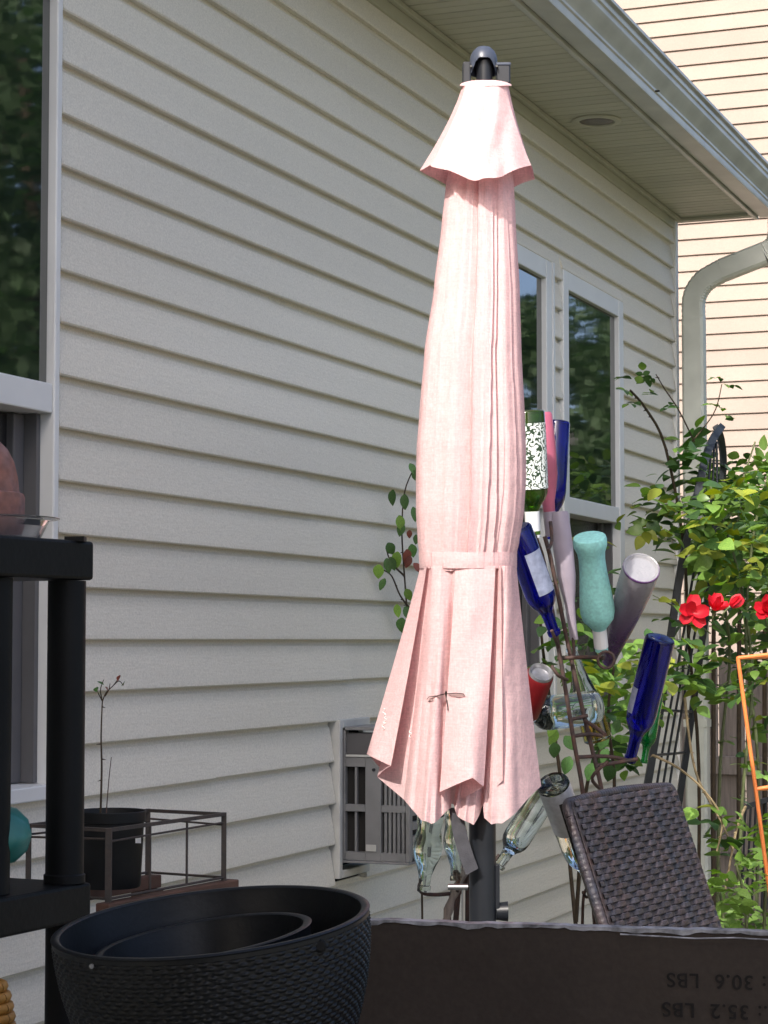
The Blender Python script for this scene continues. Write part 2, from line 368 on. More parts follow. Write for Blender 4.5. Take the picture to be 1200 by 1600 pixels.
MB().box((SOFX + .024, YE + .031, ZS + .006), (SOFX + .148, YE + .034, ZS + .128)).build('gutter_cap', M['gutter'], house)
h = at(1027, 142, 1); t_ = (ZS + .0045 - CAM.z) / (h.z - CAM.z); hp = CAM + (h - CAM) * t_
MB().lathe(hp + Vector((0, 0, -.002)), hp + Vector((0, 0, .0012)), [(0, 0), (0, .008), (1, .008)], 10).build('drain_hole', M['dark'], house)
# roof slab above
MB().add([(SOFX + .11, YB, ZS + .132), (SOFX + .11, YE + .02, ZS + .132), (WX - 4, YE + .02, ZS + 2.0), (WX - 4, YB, ZS + 2.0),
          (SOFX + .11, YB, ZS + .155), (SOFX + .11, YE + .02, ZS + .155), (WX - 4, YE + .02, ZS + 2.03), (WX - 4, YB, ZS + 2.03)],
         [(0, 1, 2, 3), (4, 7, 6, 5), (0, 4, 5, 1), (1, 5, 6, 2), (2, 6, 7, 3), (3, 7, 4, 0)]).build('roof', M['roof'], house)
MB().box((WX - 4, CORN - .09, 0), (WX - .26, CORN + .0, ZS + .2)).build('end_wall', M['siding'], house)
# soffit light: shallow ring and dim lens
h = at(932, 188, 1); t_ = (ZS - CAM.z) / (h.z - CAM.z); lp = CAM + (h - CAM) * t_
lt = empty('soffit_light', lp, 'small round recessed light in the grooved soffit beneath the gutter', 'light')
MB().lathe(lp + Vector((0, 0, -.008)), lp + Vector((0, 0, .004)), [(1, .078), (.4, .084), (0, .078), (0, .062), (.6, .058)], 40).build('rim', M['soffit'], lt, smooth=40)
MB().lathe(lp + Vector((0, 0, -.004)), lp + Vector((0, 0, .001)), [(1, .060), (0, .056), (-.3, .03), (-.4, .0)], 40).build('lens', M['lamp'], lt, smooth=60)

# downspout
dp = empty('downspout', (WX + .05, y_of(1063) - .03, 0), 'ribbed grey-green downspout elbow and pipe at the house corner', 'downspout')
yd = CORN - .03
def px_at_y(px, py, Y): return onY(px, py, Y)
A = px_at_y(1084, 500, yd); bot = Vector((A.x, A.y, .05)); top = px_at_y(1084, 470, yd)
def rectpipe(path, name, ribs=0):
    path = [Vector(p) for p in path]; vs = []; fs = []; n = len(path)
    for i, p in enumerate(path):
        t = (path[min(i + 1, n - 1)] - path[max(i - 1, 0)]).normalized()
        side = Vector((0, 1, 0)); nrm = t.cross(side).normalized()
        w_, d_ = .036, .0445
        if ribs: kf = 1 - .045 * (i % 2); w_ *= kf; d_ *= kf
        c = .010
        for (a, b) in ((-w_ + c, -d_), (w_ - c, -d_), (w_, -d_ + c), (w_, d_ - c), (w_ - c, d_), (-w_ + c, d_), (-w_, d_ - c), (-w_, -d_ + c)):
            vs.append(p + side * a + nrm * b)
    for i in range(n - 1):
        for k in range(8): fs.append((i * 8 + k, i * 8 + (k + 1) % 8, (i + 1) * 8 + (k + 1) % 8, (i + 1) * 8 + k))
    return MB().add(vs, fs).build(name, M['downspout'], dp, smooth=30)
rectpipe([bot, Vector((A.x, A.y, A.z))], 'pipe')
e1 = catmull([A, px_at_y(1085, 465, yd), px_at_y(1100, 440, yd), px_at_y(1130, 422, yd)], 9)
rectpipe(e1, 'elbow', 1)
e2a = px_at_y(1129, 422.5, yd); e2b = px_at_y(1196, 396, yd)
rectpipe([e2a, e2b], 'offset_pipe')
e3 = catmull([e2b, px_at_y(1212, 385, yd), px_at_y(1218, 365, yd), px_at_y(1218, 344, yd)], 8)
rectpipe(e3, 'elbow', 1)
for zz in (1.0, 1.9): MB().box((A.x - .048, yd - .04, zz), (A.x + .048, yd + .04, zz + .03)).build('strap', M['downspout'], dp)

# window air conditioner box in its flange
ac = empty('air_conditioner', (WX, ACy0, ACz0), 'grey slotted metal air conditioner box sticking out of the siding behind the umbrella', 'air conditioner')
ACX = WX + .205
fl = MB(); fl.box((WX - .02, ACy0, ACz0), (WX + .030, ACy0 + .02, ACz1)); fl.build('flange', M['acmetal_lt'], ac, bevel=.003)
MB().box((WX - .02, ACy0 + .021, ACz1 - .022), (WX + .030, ACy1, ACz1)).build('flange', M['acmetal_lt'], ac, bevel=.003)
MB().box((WX - .02, ACy0 + .021, ACz0), (WX + .030, ACy1, ACz0 + .020)).build('flange', M['acmetal_lt'], ac, bevel=.003)
MB().box((WX - .06, ACy0 + .018, ACz0 + .021), (WX - .03, ACy1, ACz1 - .023)).build('backing', M['acmetal'], ac)
bz0 = ACz0 + .045; bz1 = ACz1 - .028; by = ACy0 + .03
MB().box((WX + .010, by + .02, bz0 + .01), (ACX - .012, by + .13, bz1 - .01)).build('core', M['dark'], ac)
# side panel built as bars so that the slots are open
def acb(x0, x1, za, zb, y0=by, y1=by + .018, m='acmetal', name='side_panel', bev=.0015): return MB().box((x0, y0, za), (x1, y1, zb)).build(name, M[m], ac, bevel=bev)
H = bz1 - bz0; zz = lambda f: bz0 + H * f; xx = lambda f: WX + .012 + (ACX - WX - .012) * f
acb(xx(0), xx(.10), zz(0), zz(1)); acb(xx(.38), xx(.60), zz(0), zz(.80)); acb(xx(.94), xx(1.0), zz(0), zz(1))
acb(xx(.101), xx(.379), zz(0), zz(.065)); acb(xx(.101), xx(.379), zz(.375), zz(.43)); acb(xx(.101), xx(.379), zz(.72), zz(.80))
acb(xx(.601), xx(.939), zz(0), zz(.065)); acb(xx(.601), xx(.939), zz(.375), zz(.43)); acb(xx(.601), xx(.939), zz(.72), zz(.80))
for f in (.23,): 
    for (a, b) in ((.066, .374), (.431, .719)): acb(xx(f), xx(f + .03), zz(a), zz(b), by + .003, by + .012, name='louver', bev=0)
for f in (.64, .70, .76, .82, .88):
    for (a, b) in ((.066, .374), (.431, .719)): acb(xx(f), xx(f + .035), zz(a), zz(b), by + .003, by + .014, name='louver', bev=0)
acb(xx(.101), xx(.939), zz(.80) + .001, zz(.98), by + .006, by + .016, 'track', 'upper_panel'); acb(xx(.12), xx(1.0), zz(.80), zz(.815), by - .006, by - .0005, 'acmetal_lt', 'lip', 0)
acb(xx(.40), xx(.54), zz(.075), zz(.125), by - .004, by - .0005, 'acmetal_lt', 'rating_plate', 0)
acb(xx(.0), xx(1.0), zz(-.02), zz(-.001), by - .006, by + .14, 'acmetal', 'base_pan')
acb(xx(.101), xx(1.0), zz(1.0) + .001, zz(1.0) + .010, by - .004, by + .14, 'acmetal', 'top_panel')
for i in range(9):
    acb(ACX - .010, ACX + .002, zz(.03 + i * .107), zz(.03 + i * .107 + .06), by + .019, by + .13, name='grille_slat', bev=0)
for (a, b) in ((.04, .03), (.04, .62), (.50, .70), (.05, .93)):
    MB().lathe((xx(a), by - .003, zz(b)), (xx(a), by + .001, zz(b)), [(0, 0), (0, .004), (1, .005)], 10).build('screw', M['pole'], ac)

# ================================================================== NEIGHBOUR HOUSE
NY = 13.0
nh = empty('neighbor_house', (-4, NY, 0), 'cream sided house in full sun beyond the gutter and downspout', 'house')
nx0, nx1 = -12.0, -1.9
MB().box((nx0, NY + .05, 0), (nx1, NY + 7, 6.2)).build('wall', M['siding2'], nh)
zq = onY(1100, 33 - 8, NY).z; kk = int((zq - .2) / .1016); zb = zq - kk * .1016
for k in range(0, int(6.2 / .1016)):
    z = zb - .1016 + k * .1016
    prof = [(0, 0), (.013, -.0012), (.0155, .001), (.0155, .005), (.003, .1016 - .006), (0.0, .1016)]
    n = len(prof)
    vs = [(nx0, NY - p[0] + .012, z + p[1]) for p in prof] + [(nx1, NY - p[0] + .012, z + p[1]) for p in prof]
    MB().add(vs, [(i, (i + 1) % n, n + (i + 1) % n, n + i) for i in range(n)] + [tuple(range(n)), tuple(range(2 * n - 1, n - 1, -1))]).build('siding_plank', M['siding2'], nh)
MB().box((nx1, NY - .02, 0), (nx1 + .08, NY + 7, 6.2)).build('corner_post', M['trim'], nh)
MB().add([(nx0 - .4, NY - .45, 6.2), (nx1 + .5, NY - .45, 6.2), (nx1 + .5, NY + 7.5, 6.2), (nx0 - .4, NY + 7.5, 6.2), (nx0 - .4, NY + 3.5, 8), (nx1 + .5, NY + 3.5, 8)],
         [(0, 1, 2, 3), (0, 4, 5, 1), (2, 5, 4, 3), (0, 3, 4), (1, 5, 2)]).build('roof', M['roof'], nh)

# ================================================================== WOODEN FENCE
FY = 9.9
fence = empty('wooden_fence', (-2.2, FY, 0), 'weathered grey board fence behind the rose bush at right', 'fence')
zt = onY(1150, 1035, FY).z
x = -3.6; i = 0
while x < 4.5:
    wd = .118 + .012 * math.sin(i * 2.3); dz = .012 * math.sin(i * 4.1)
    MB().box((x, FY, .03), (x + wd, FY + .018, zt + dz)).build('board', M['wood'], fence, bevel=.003)
    x += wd + .007; i += 1
for zz_ in (.35, onY(1150, 1195, FY).z - .045):
    MB().box((-3.6, FY - .04, zz_), (4.5, FY - .001, zz_ + .085)).build('rail', M['wood'], fence, bevel=.003)
for xx_ in (-3.3, -1.2, .9, 3.0): MB().box((xx_, FY + .019, 0), (xx_ + .09, FY + .11, zt + .05)).build('post', M['wood'], fence)

# ================================================================== SHADE ROOF and back wall, added out of view to shade the foreground
pr = empty('shade_roof', (0, 0, 2.4), 'unseen flat roof added to shade the table with the planter and the box', 'shade roof')
MB().box((WX + .50, -1.3, 2.55), (.7, 1.10, 2.62)).build('roof_deck', M['wood'], pr)
for xx_ in (-1.4, -.7, 0.0, .6): MB().box((xx_, -1.28, 2.42), (xx_ + .04, 1.08, 2.549)).build('rafter', M['wood'], pr)
for yy_ in (-1.2, .95): MB().box((.58, yy_, 0.0), (.68, yy_ + .1, 2.419)).build('post', M['wood'], pr)
MB().box((-1.4, -1.36, 0.0), (.7, -1.31, 2.549)).build('back_wall', M['siding'], pr)

# ================================================================== UMBRELLA
UD = 4.0
def U(px, py, v=0.0): return at(px, py, UD - v)
def rod_at(px, D): p = at(px, 1000, D); return p.x, p.y
ub = at(757, 1290, UD)
umb = empty('patio_umbrella', (ub.x, ub.y, .02), 'closed pale pink patio umbrella tied with a band on a black pole', 'umbrella')
def lerp_tab(tab, y):
    for (a, b) in zip(tab, tab[1:]):
        if y <= b[0]:
            t = (y - a[0]) / (b[0] - a[0]); t = t * t * (3 - 2 * t) * .35 + t * .65
            return tuple(a[i] + (b[i] - a[i]) * t for i in (1, 2))
    return tab[-1][1:]
SIL = [(268, 700, 800), (285, 697, 803), (350, 690, 806), (450, 678, 812), (550, 663, 815), (650, 655, 820), (700, 651, 822), (750, 650, 822), (800, 650, 819), (850, 653, 811), (866, 655, 807), (887, 656, 807), (892, 657, 807)]
# pleats: (position s=cos(phi), width, depth, wobble, side)
CREASE = [(-.04, .34, .17, .05, 1), (-.45, .26, .12, .04, 1), (-.72, .20, .10, .03, 1), (.16, .14, .05, .05, 1), (.34, .22, .10, .05, -1), (.52, .22, .14, .04, -1), (.80, .22, .09, .03, -1), (-.25, .12, .035, .06, 1), (.66, .10, .05, .05, -1), (-.88, .16, .06, .02, 1)]
def rho(phi, y, s_in=None):
    r_ = 1.0; sy = (y - 280) / 600
    for i, (s, wd, dep, wob, side) in enumerate(CREASE):
        s2 = max(-.97, min(.97, s + wob * math.sin(sy * 2.6 + i * 1.9) + .006 * math.sin(sy * 9 + i)))
        ph = math.acos(s2)
        for base in (ph, 2 * math.pi - ph + .3):
            dlt = (phi - base + math.pi) % (2 * math.pi) - math.pi
            # s grows as phi shrinks; a step on one flank, a slow return on the other
            e = dlt * side
            fade = .55 + .45 * math.sin(sy * 3.3 + i * 1.3) if abs(dep) < .08 else 1
            if 0 < e < wd: r_ -= dep * fade * (1 - e / wd) * min(1, e / .035)
            elif -.05 < e <= 0: r_ += .02 * (1 + e / .05) * fade
    r_ += .006 * math.sin(phi * 13 + y * .006) + .002 * math.sin(phi * 31 + y * .011)
    return r_
NP = 420
def section(y, grow=0.0, flat=1.0):
    l, r = lerp_tab(SIL, y); c = (l + r) / 2; wpx = (r - l) / 2; Wm = wpx / F * UD; out = []
    for k in range(NP):
        ph = 2 * math.pi * k / NP; q = 1 + (rho(ph, y) - 1) * flat + grow
        edge = abs(math.cos(ph)) ** 6
        q = q * (1 - edge) + (1 + (q - 1) * .25) * edge
        out.append(U(c + wpx * q * math.cos(ph), y, Wm * q * math.sin(ph) * .92))
    return out
mb = MB(); rows = 74; vs = []
for j in range(rows + 1): vs += section(268 + (892 - 268) * j / rows)
mb.add(vs, [(j * NP + k, j * NP + (k + 1) % NP, (j + 1) * NP + (k + 1) % NP, (j + 1) * NP + k) for j in range(rows) for k in range(NP)])
canopy = mb.build('canopy', M['cloth'], umb, smooth=50)
# tie band
vs = []; BR = 6
for j in range(BR + 1):
    y = 863 + 25 * j / BR
    vs += section(y, .035 + .012 * math.sin(math.pi * j / BR), .12)
mb = MB().add(vs, [(j * NP + k, j * NP + (k + 1) % NP, (j + 1) * NP + (k + 1) % NP, (j + 1) * NP + k) for j in range(BR) for k in range(NP)])
mb.build('tie_band', M['cloth'], umb, smooth=60)
def hem_sheet(name, CP, ytop, rows, sub, toprow=None, bow=0.0, wrinkle=.0, parent=umb, ruffle=0, flare=1.06):
    """CP: (top px, top v, hem px, hem y, hem v, round) around the loop"""
    n = len(CP); pts = []
    for i in range(n):
        a, b = CP[i], CP[(i + 1) % n]
        for s in range(sub):
            t = s / sub; c = [a[q] + (b[q] - a[q]) * t for q in range(5)]
            sag = math.sin(math.pi * t)
            pts.append((c, sag * a[5], i + t))
    m = len(pts); vs = []
    for j in range(rows + 1):
        t = j / rows
        for (c, sag, ii) in pts:
            tt = t ** flare; edge = t ** 6
            px = c[0] + (c[2] - c[0]) * tt; v = c[1] + (c[4] - c[1]) * t
            py = ytop + (c[3] - ytop) * t
            v += sag * t + wrinkle * math.sin(ii * 2.7 + t * 7) * math.sin(math.pi * t)
            px += bow * math.sin(math.pi * t) * math.sin(ii * 1.7)
            v += ruffle * edge * math.sin(ii * 4.1 + math.sin(ii) * 2)
            v += .0016 * math.sin(px * .09 + t * 9 + 3 * math.sin(t * 4)) * math.sin(math.pi * t)
            py += ruffle * 320 * edge * math.sin(ii * 2.9 + 1); px += ruffle * 250 * edge * math.sin(ii * 3.3)
            vs.append(U(px, py, v))
    return MB().add(vs, [(j * m + k, j * m + (k + 1) % m, (j + 1) * m + (k + 1) % m, (j + 1) * m + k) for j in range(rows) for k in range(m)]).build(name, M['cloth'], parent, smooth=28)
SK = [ # top px, top v, hem px, hem y, hem v, panel billow
 (657, .000, 573, 1177, -.010, .012), (667, .055, 611, 1198, .050, -.004), (663, .028, 589, 1213, -.035, .004), (671, .045, 631, 1249, .010, .012),
 (676, .064, 646, 1268, .050, .006), (684, .070, 660, 1282, .078, .004), (690, .074, 673, 1288, .090, .004), (698, .072, 688, 1278, .066, .004), (706, .070, 704, 1263, .040, 0), (712, .078, 688, 1236, .082, .006),
 (735, .086, 737, 1217, .112, .006), (774, .078, 757, 1227, .094, -.002), (767, .058, 707, 1257, .046, .004), (769, .056, 716, 1274, .055, .003), (770, .056, 729, 1286, .058, .003), (772, .056, 741, 1288, .062, 0),
 (776, .058, 752, 1262, .034, 0), (783, .074, 786, 1219, .088, 0), (780, .060, 755, 1243, .050, 0), (784, .064, 757, 1279, .060, .003), (789, .066, 768, 1287, .074, .003), (793, .062, 784, 1288, .078, .010),
 (799, .050, 812, 1262, .046, .008), (807, .010, 845, 1230, -.012, .0), (800, -.050, 815, 1243, -.085, 0), (765, -.078, 775, 1262, -.11, .01), (725, -.080, 720, 1258, -.12, .01), (690, -.070, 660, 1240, -.11, .01), (665, -.045, 605, 1208, -.075, 0)]
skirt = hem_sheet('skirt', SK, 884, 40, 8, wrinkle=.0030, ruffle=.0050)
# rolled hem cord along the skirt edge
# valance (top vent cap of the canopy)
VA = [(727, .030, 673, 258, .060, .006), (735, .040, 700, 267, .085, .004), (745, .046, 732, 279, .105, .003), (756, .048, 748, 282, .112, .002), (768, .046, 770, 278, .105, .003), (779, .040, 793, 271, .086, .006), (791, .024, 829, 259, .040, 0),
      (795, .004, 837, 279, -.018, 0), (790, -.025, 802, 294, -.030, .01), (760, -.046, 752, 284, -.085, .01), (730, -.030, 697, 291, -.035, .008), (722, -.002, 657, 265, -.012, 0)]
val = hem_sheet('valance', VA, 133, 26, 10, wrinkle=.0035, ruffle=.0055, flare=1.28)
mb = MB(); vs = []; m = 48
for j in range(9):
    t = j / 8
    for k in range(m):
        q = 2 * math.pi * k / m; rr = .012 + (.0490 - .012) * math.sin(t * math.pi / 2); rr *= 1 + .02 * math.sin(q * 9); vs.append(U(759 + rr * math.cos(q) / UD * F, 125 + 9 * (1 - math.cos(t * math.pi / 2)), rr * math.sin(q)))
mb.add(vs, [(j * m + k, j * m + (k + 1) % m, (j + 1) * m + (k + 1) % m, (j + 1) * m + k) for j in range(8) for k in range(m)]).build('canopy_top', M['cloth'], umb, smooth=50)
# finial: hooded tilt joint with two cheek plates
pz = UD / F
top0 = U(755, 128)
MB().lathe(U(757, 150), U(757, 96), [(0, .015), (1, .0155), (1.02, .0)], 24).build('mast', M['pole'], umb, smooth=40)
hood = MB(); vs = []; seg = 28; cc = U(755.5, 95)
prof = [(-.026, .0255), (-.012, .0262), (0, .0262), (.010, .0245), (.018, .0205), (.025, .013), (.029, .0)]
for (dz, r_) in prof:
    for k in range(seg):
        q = 2 * math.pi * k / seg
        fr = math.sin(q)                # towards the camera: cut the lower lip into an arch
        z_ = dz
        cq = math.cos(q) / .82
        if dz < 0 and fr < 0 and abs(cq) < 1: z_ = dz + .042 * math.sqrt(1 - cq * cq) * (abs(dz) / .026) * .68
        vs.append(cc + (RGT * math.cos(q) + HF * math.sin(q)) * r_ + Vector((0, 0, z_)))
hood.add(vs, [(j * seg + k, j * seg + (k + 1) % seg, (j + 1) * seg + (k + 1) % seg, (j + 1) * seg + k) for j in range(len(prof) - 1) for k in range(seg)])
hood.build('finial_hood', M['cap'], umb, smooth=45)
c_ = U(729, 118, -.01); MB().obox(c_, RGT * .008, HF * .020, Vector((0, 0, .022))).build('cheek_plate', M['pole'], umb, bevel=.003)
c_ = U(786, 120, -.01); MB().obox(c_, RGT * .013, HF * .022, Vector((0, 0, .019))).build('cheek_plate', M['pole'], umb, bevel=.003)
c_ = U(786, 104.5, -.01); MB().obox(c_, RGT * .014, HF * .023, Vector((0, 0, .003))).build('hinge_cap', M['cap'], umb, bevel=.002)
for px in (736, 776): MB().lathe(U(px, 103, .012), U(px, 103, .024), [(0, .0022), (1, .0022), (1, 0)], 12).build('bolt', M['steel'], umb)
# pole
pc = U(754, 1350)
MB().lathe((pc.x, pc.y, .10), (pc.x, pc.y, U(754, 1180).z), [(0, .0255), (1, .0255), (1, 0)], 32).build('pole', M['pole'], umb, smooth=40)
MB().lathe((pc.x, pc.y, .02), (pc.x, pc.y, .12), [(0, .26), (.35, .26), (.5, .06), (1, .04), (1, 0)], 40).build('base', M['pole'], umb, smooth=40)
c_ = U(777, 1385, -.0); MB().obox(c_, RGT * .004, HF * .012, Vector((0, 0, .042))).build('rail_strip', M['pole'], umb, bevel=.001)
c_ = U(782, 1424, .0); MB().lathe(c_ - RGT * .008, c_ + RGT * .014, [(0, 0), (0, .016), (1, .019), (1, 0)], 18).build('clamp_knob', M['pole'], umb, smooth=40)
c_ = U(715, 1385, .03)
MB().tube([U(700, 1386, .03), U(731, 1386, .03)], .0058, 12).build('crank_handle', M['steel'], umb, smooth=40)
MB().tube([U(724.5, 1387, .03), U(724, 1445, .03)], .0035, 10).build('crank_arm', M['steel'], umb, smooth=40)
# webbing tie hanging beside the pole
pts = [U(712, 1262, .035), U(718, 1300, .04), U(728, 1335, .046), U(738, 1362, .048)]
pts = catmull(pts, 5); vs = []
for i, p in enumerate(pts):
    t = i / (len(pts) - 1); hw = .013
    a = (RGT * .93 + UPV * (.15 + .35 * t)).normalized()
    for dv in (.0008, -.0008): vs += [p - a * hw - HF * dv, p + a * hw - HF * dv]
n = len(pts); fs = []
for i in range(n - 1):
    a = i * 4; b = a + 4; fs += [(a, a + 1, b + 1, b), (a + 2, b + 2, b + 3, a + 3), (a, b, b + 2, a + 2), (a + 1, a + 3, b + 3, b + 1)]
tie = MB().add(vs, fs).build('strap', M['tag'], umb)
o = MB().obox(U(729.5, 1349, .050), RGT * .003, HF * .0006, UPV * .008).build('stitch_mark', M['redmark'], tie)
o.matrix_parent_inverse = Matrix.Translation(-umb.location)
# raycast helper on the umbrella cloth
bm_ = bmesh.new(); bm_.from_mesh(skirt.data); bvh = BVHTree.FromBMesh(bm_); bm_.free()
def on_cloth(px, py, off=.003):
    r_ = ray(px, py).normalized(); h_ = bvh.ray_cast(CAM, r_)
    return (h_[0] if h_[0] else U(px, py, .1)) - r_ * off
# dragonfly
dc = on_cloth(697, 1086, .006)
df = empty('dragonfly', dc, 'thin dark dragonfly with spread wings resting on the pink canopy', 'dragonfly')
def dd(px, py):
    p = on_cloth(px, py, 0); r_ = ray(px, py); k = min((p - CAM).dot(FWD), (dc - CAM).dot(FWD)) - .004
    return CAM + r_ * k
MB().tube([dd(697, 1080), dd(697, 1083), dd(698, 1089), dd(698.6, 1098), dd(700, 1110)], [.0016, .0026, .0022, .0010, .0009], 8).build('body', M['insect'], df, smooth=60)
for pts in ([(696, 1084), (684, 1087), (670, 1089), (667, 1093), (676, 1095), (688, 1092)], [(699, 1084), (712, 1083), (724, 1084), (726, 1087), (716, 1089), (706, 1087)]):
    P = [dd(*p) for p in pts]
    MB().add(P, [tuple(range(len(P)))]).build('wing', M['wing'], df)
    MB().tube(P[:4], .0008, 5).build('wing_vein', M['insect'], df)
for (ax, ay, s) in ((600, 1112, 1), (602, 1124, -1), (599, 1134, 1), (641, 1146, -1)):
    P = [on_cloth(ax + 2 * math.sin(i * 1.4) * s, ay - 5 + i * 1.6, .0025) for i in range(8)]
    MB().tube(P, .0009, 5).build('loose_thread', M['thread'], umb)

# ================================================================== BOTTLE TREE + BOTTLES
M['darkwire'] = mat('dark_wire', (.055, .042, .036), .7, .3, 60, .5, 200, c2=(.035, .032, .03))
def rods(parent, lst, m='rust'):
    for r_, pts in lst:
        P = [at(*p) for p in pts]
        if len(P) > 2: P = catmull(P, 4)
        MB().tube(P, r_, 8).build('rod', M[m], parent, smooth=60)
bt_base = at(925, 1300, 4.75)
bt = empty('bottle_tree', (bt_base.x, bt_base.y, .02), 'rusty iron ladder-like bottle tree with bottles stuck on its arms', 'bottle tree')
def ground_ext(px, py, D, dx=0):
    p = at(px, py, D); return p
rods(bt, [
 (.0052, [(836, 838, 4.75), (850, 880, 4.75), (868, 985, 4.75), (884, 1080, 4.75), (897, 1160, 4.75), (912, 1250, 4.75), (930, 1450, 4.75), (950, 1760, 4.75), (965, 1930, 4.75)]),
 (.0052, [(851, 838, 4.78), (862, 880, 4.78), (884, 990, 4.78), (906, 1090, 4.78), (925, 1170, 4.78), (943, 1250, 4.78), (975, 1450, 4.78), (1030, 1760, 4.78), (1060, 1930, 4.78)]),
 (.0045, [(893, 1124, 4.76), (918, 1118, 4.77)]), (.0045, [(897, 1150, 4.76), (922, 1147, 4.77), (942, 1150, 4.77)]), (.0045, [(903, 1183, 4.76), (950, 1182, 4.80), (990, 1190, 4.86)]),
 (.0045, [(930, 1197, 4.78), (960, 1192, 4.78), (996, 1186, 4.80)]), (.0045, [(871, 1029, 4.76), (910, 1027, 4.74), (944, 1028, 4.70)]), (.0045, [(914, 1126, 4.77), (930, 1136, 4.70), (946, 1148, 4.66)]),
 (.004, [(886, 1062, 4.76), (872, 1055, 4.7), (862, 1040, 4.7)]), (.004, [(848, 868, 4.75), (842, 850, 4.72), (834, 832, 4.7)]), (.004, [(856, 860, 4.77), (862, 845, 4.8), (860, 815, 4.82)]),
 (.004, [(872, 1010, 4.75), (868, 1000, 4.7), (862, 985, 4.68)]), (.004, [(893, 1035, 4.78), (897, 1020, 4.82), (894, 985, 4.84)]), (.004, [(940, 1235, 4.78), (925, 1215, 4.7), (950, 1190, 4.7)]),
 (.0042, [(930, 1450, 4.72), (928, 1410, 4.70), (924, 1385, 4.66)]), (.0034, [(910, 1445, 4.6), (912, 1400, 4.6), (920, 1386, 4.62), (930, 1392, 4.62), (917, 1402, 4.62), (911, 1394, 4.6)]),
 (.0034, [(930, 1440, 4.6), (928, 1420, 4.6), (926, 1398, 4.62), (934, 1420, 4.62), (939, 1445, 4.64)])])
ring = [at(947 + 13 * math.cos(a), 1031 + 13 * math.sin(a), 4.68) for a in [i * math.pi / 8 for i in range(17)]]
MB().tube(ring, .0035, 8, caps=False).build('ring', M['rust'], bt, smooth=60)
# second stand behind the pole
b2p = at(735, 1400, 4.5)
bt2 = empty('bottle_tree', (b2p.x, b2p.y, .02), 'second, lower bottle stand of bent rods behind the umbrella pole', 'bottle tree')
MB().tube(catmull([at(*p) for p in [(752, 1318, 4.46), (726, 1362, 4.45), (706, 1405, 4.44), (697, 1440, 4.44)]], 5), [.009 + .002 * math.sin(i * 1.7) for i in range(16)], 9).build('driftwood_stick', M['wood'], bt2, smooth=60)
rods(bt2, [(.0065, [(745, 1325, 4.45), (724, 1370, 4.45), (705, 1420, 4.45), (700, 1450, 4.45), (700, 1900, 4.45)]), (.006, [(752, 1335, 4.5), (732, 1385, 4.5), (712, 1440, 4.5), (712, 1900, 4.5)]),
 (.004, [(708, 1396, 4.45), (680, 1398, 4.4), (660, 1395, 4.38), (655, 1385, 4.38), (660, 1372, 4.38)]), (.004, [(726, 1360, 4.48), (745, 1368, 4.5), (765, 1360, 4.5), (780, 1335, 4.5)]), (.004, [(712, 1400, 4.46), (716, 1385, 4.42), (712, 1360, 4.4)])])
MB().obox(at(733, 1400, 4.52), RGT * .016, HF * .008, UPV * .08).build('plate', M['rust'], bt2)

def bottle(label, base, neck, prof, m, rad, name='glass_bottle', seg=36, shell=True, group=None, cat='bottle', disp=None):
    """base and neck are (px, py, depth); prof of (t, relative radius)"""
    p0, p1 = at(*base), at(*neck)
    root = empty(name, p0, label, cat, group)
    body = MB().lathe(p0, p1, [(t, r_ * rad) for t, r_ in prof], seg, disp)
    if shell:      # inner wall
        L_ = (p1 - p0).length
        inner = [(max(t, .015) if t < .5 else t, max(r_ * rad - .0028, .0)) for t, r_ in prof if not (r_ == 0)]
        inner = [(inner[0][0] + .01, 0.0)] + [(t + (.01 if t < .05 else 0), r_) for t, r_ in inner]
        body.lathe(p0, p1, inner, seg)
    o = body.build('glass', M[m], root, smooth=40, recalc=True)
    return root, p0, p1
WINE = [(0.03, 0), (.0, .80), (.006, .94), (.02, 1), (.60, 1), (.66, .95), (.71, .80), (.75, .58), (.79, .43), (.84, .39), (.955, .37), (.957, .44), (.985, .44), (1.0, .40)]
HOCK = [(0.02, 0), (.0, .85), (.02, 1), (.38, 1), (.50, .88), (.62, .68), (.74, .50), (.86, .40), (.96, .36), (.965, .42), (1.0, .42)]
SLIM = [(0.01, 0), (.0, .85), (.02, .95), (.25, 1), (.50, .92), (.62, .72), (.72, .5), (.85, .42), (1.0, .42)]
HOUR = [(0.01, 0), (.0, .78), (.008, .92), (.03, .97), (.08, .96), (.14, .80), (.20, .76), (.32, .80), (.48, .92), (.60, 1.0), (.66, 1.0), (.72, .90), (.77, .62), (.81, .40), (1.0, .38)]
FLARE = [(.018, 0), (.014, .80), (0, .92), (.0, 1), (.01, 1.02), (.2, .98), (.4, .86), (.6, .70), (.8, .52), (.9, .42), (1, .36)]
SODA = [(0.02, 0), (.0, .8), (.03, .92), (.12, .88), (.22, .80), (.34, .92), (.45, 1), (.55, .95), (.68, .66), (.8, .44), (.93, .38), (.94, .46), (1, .46)]
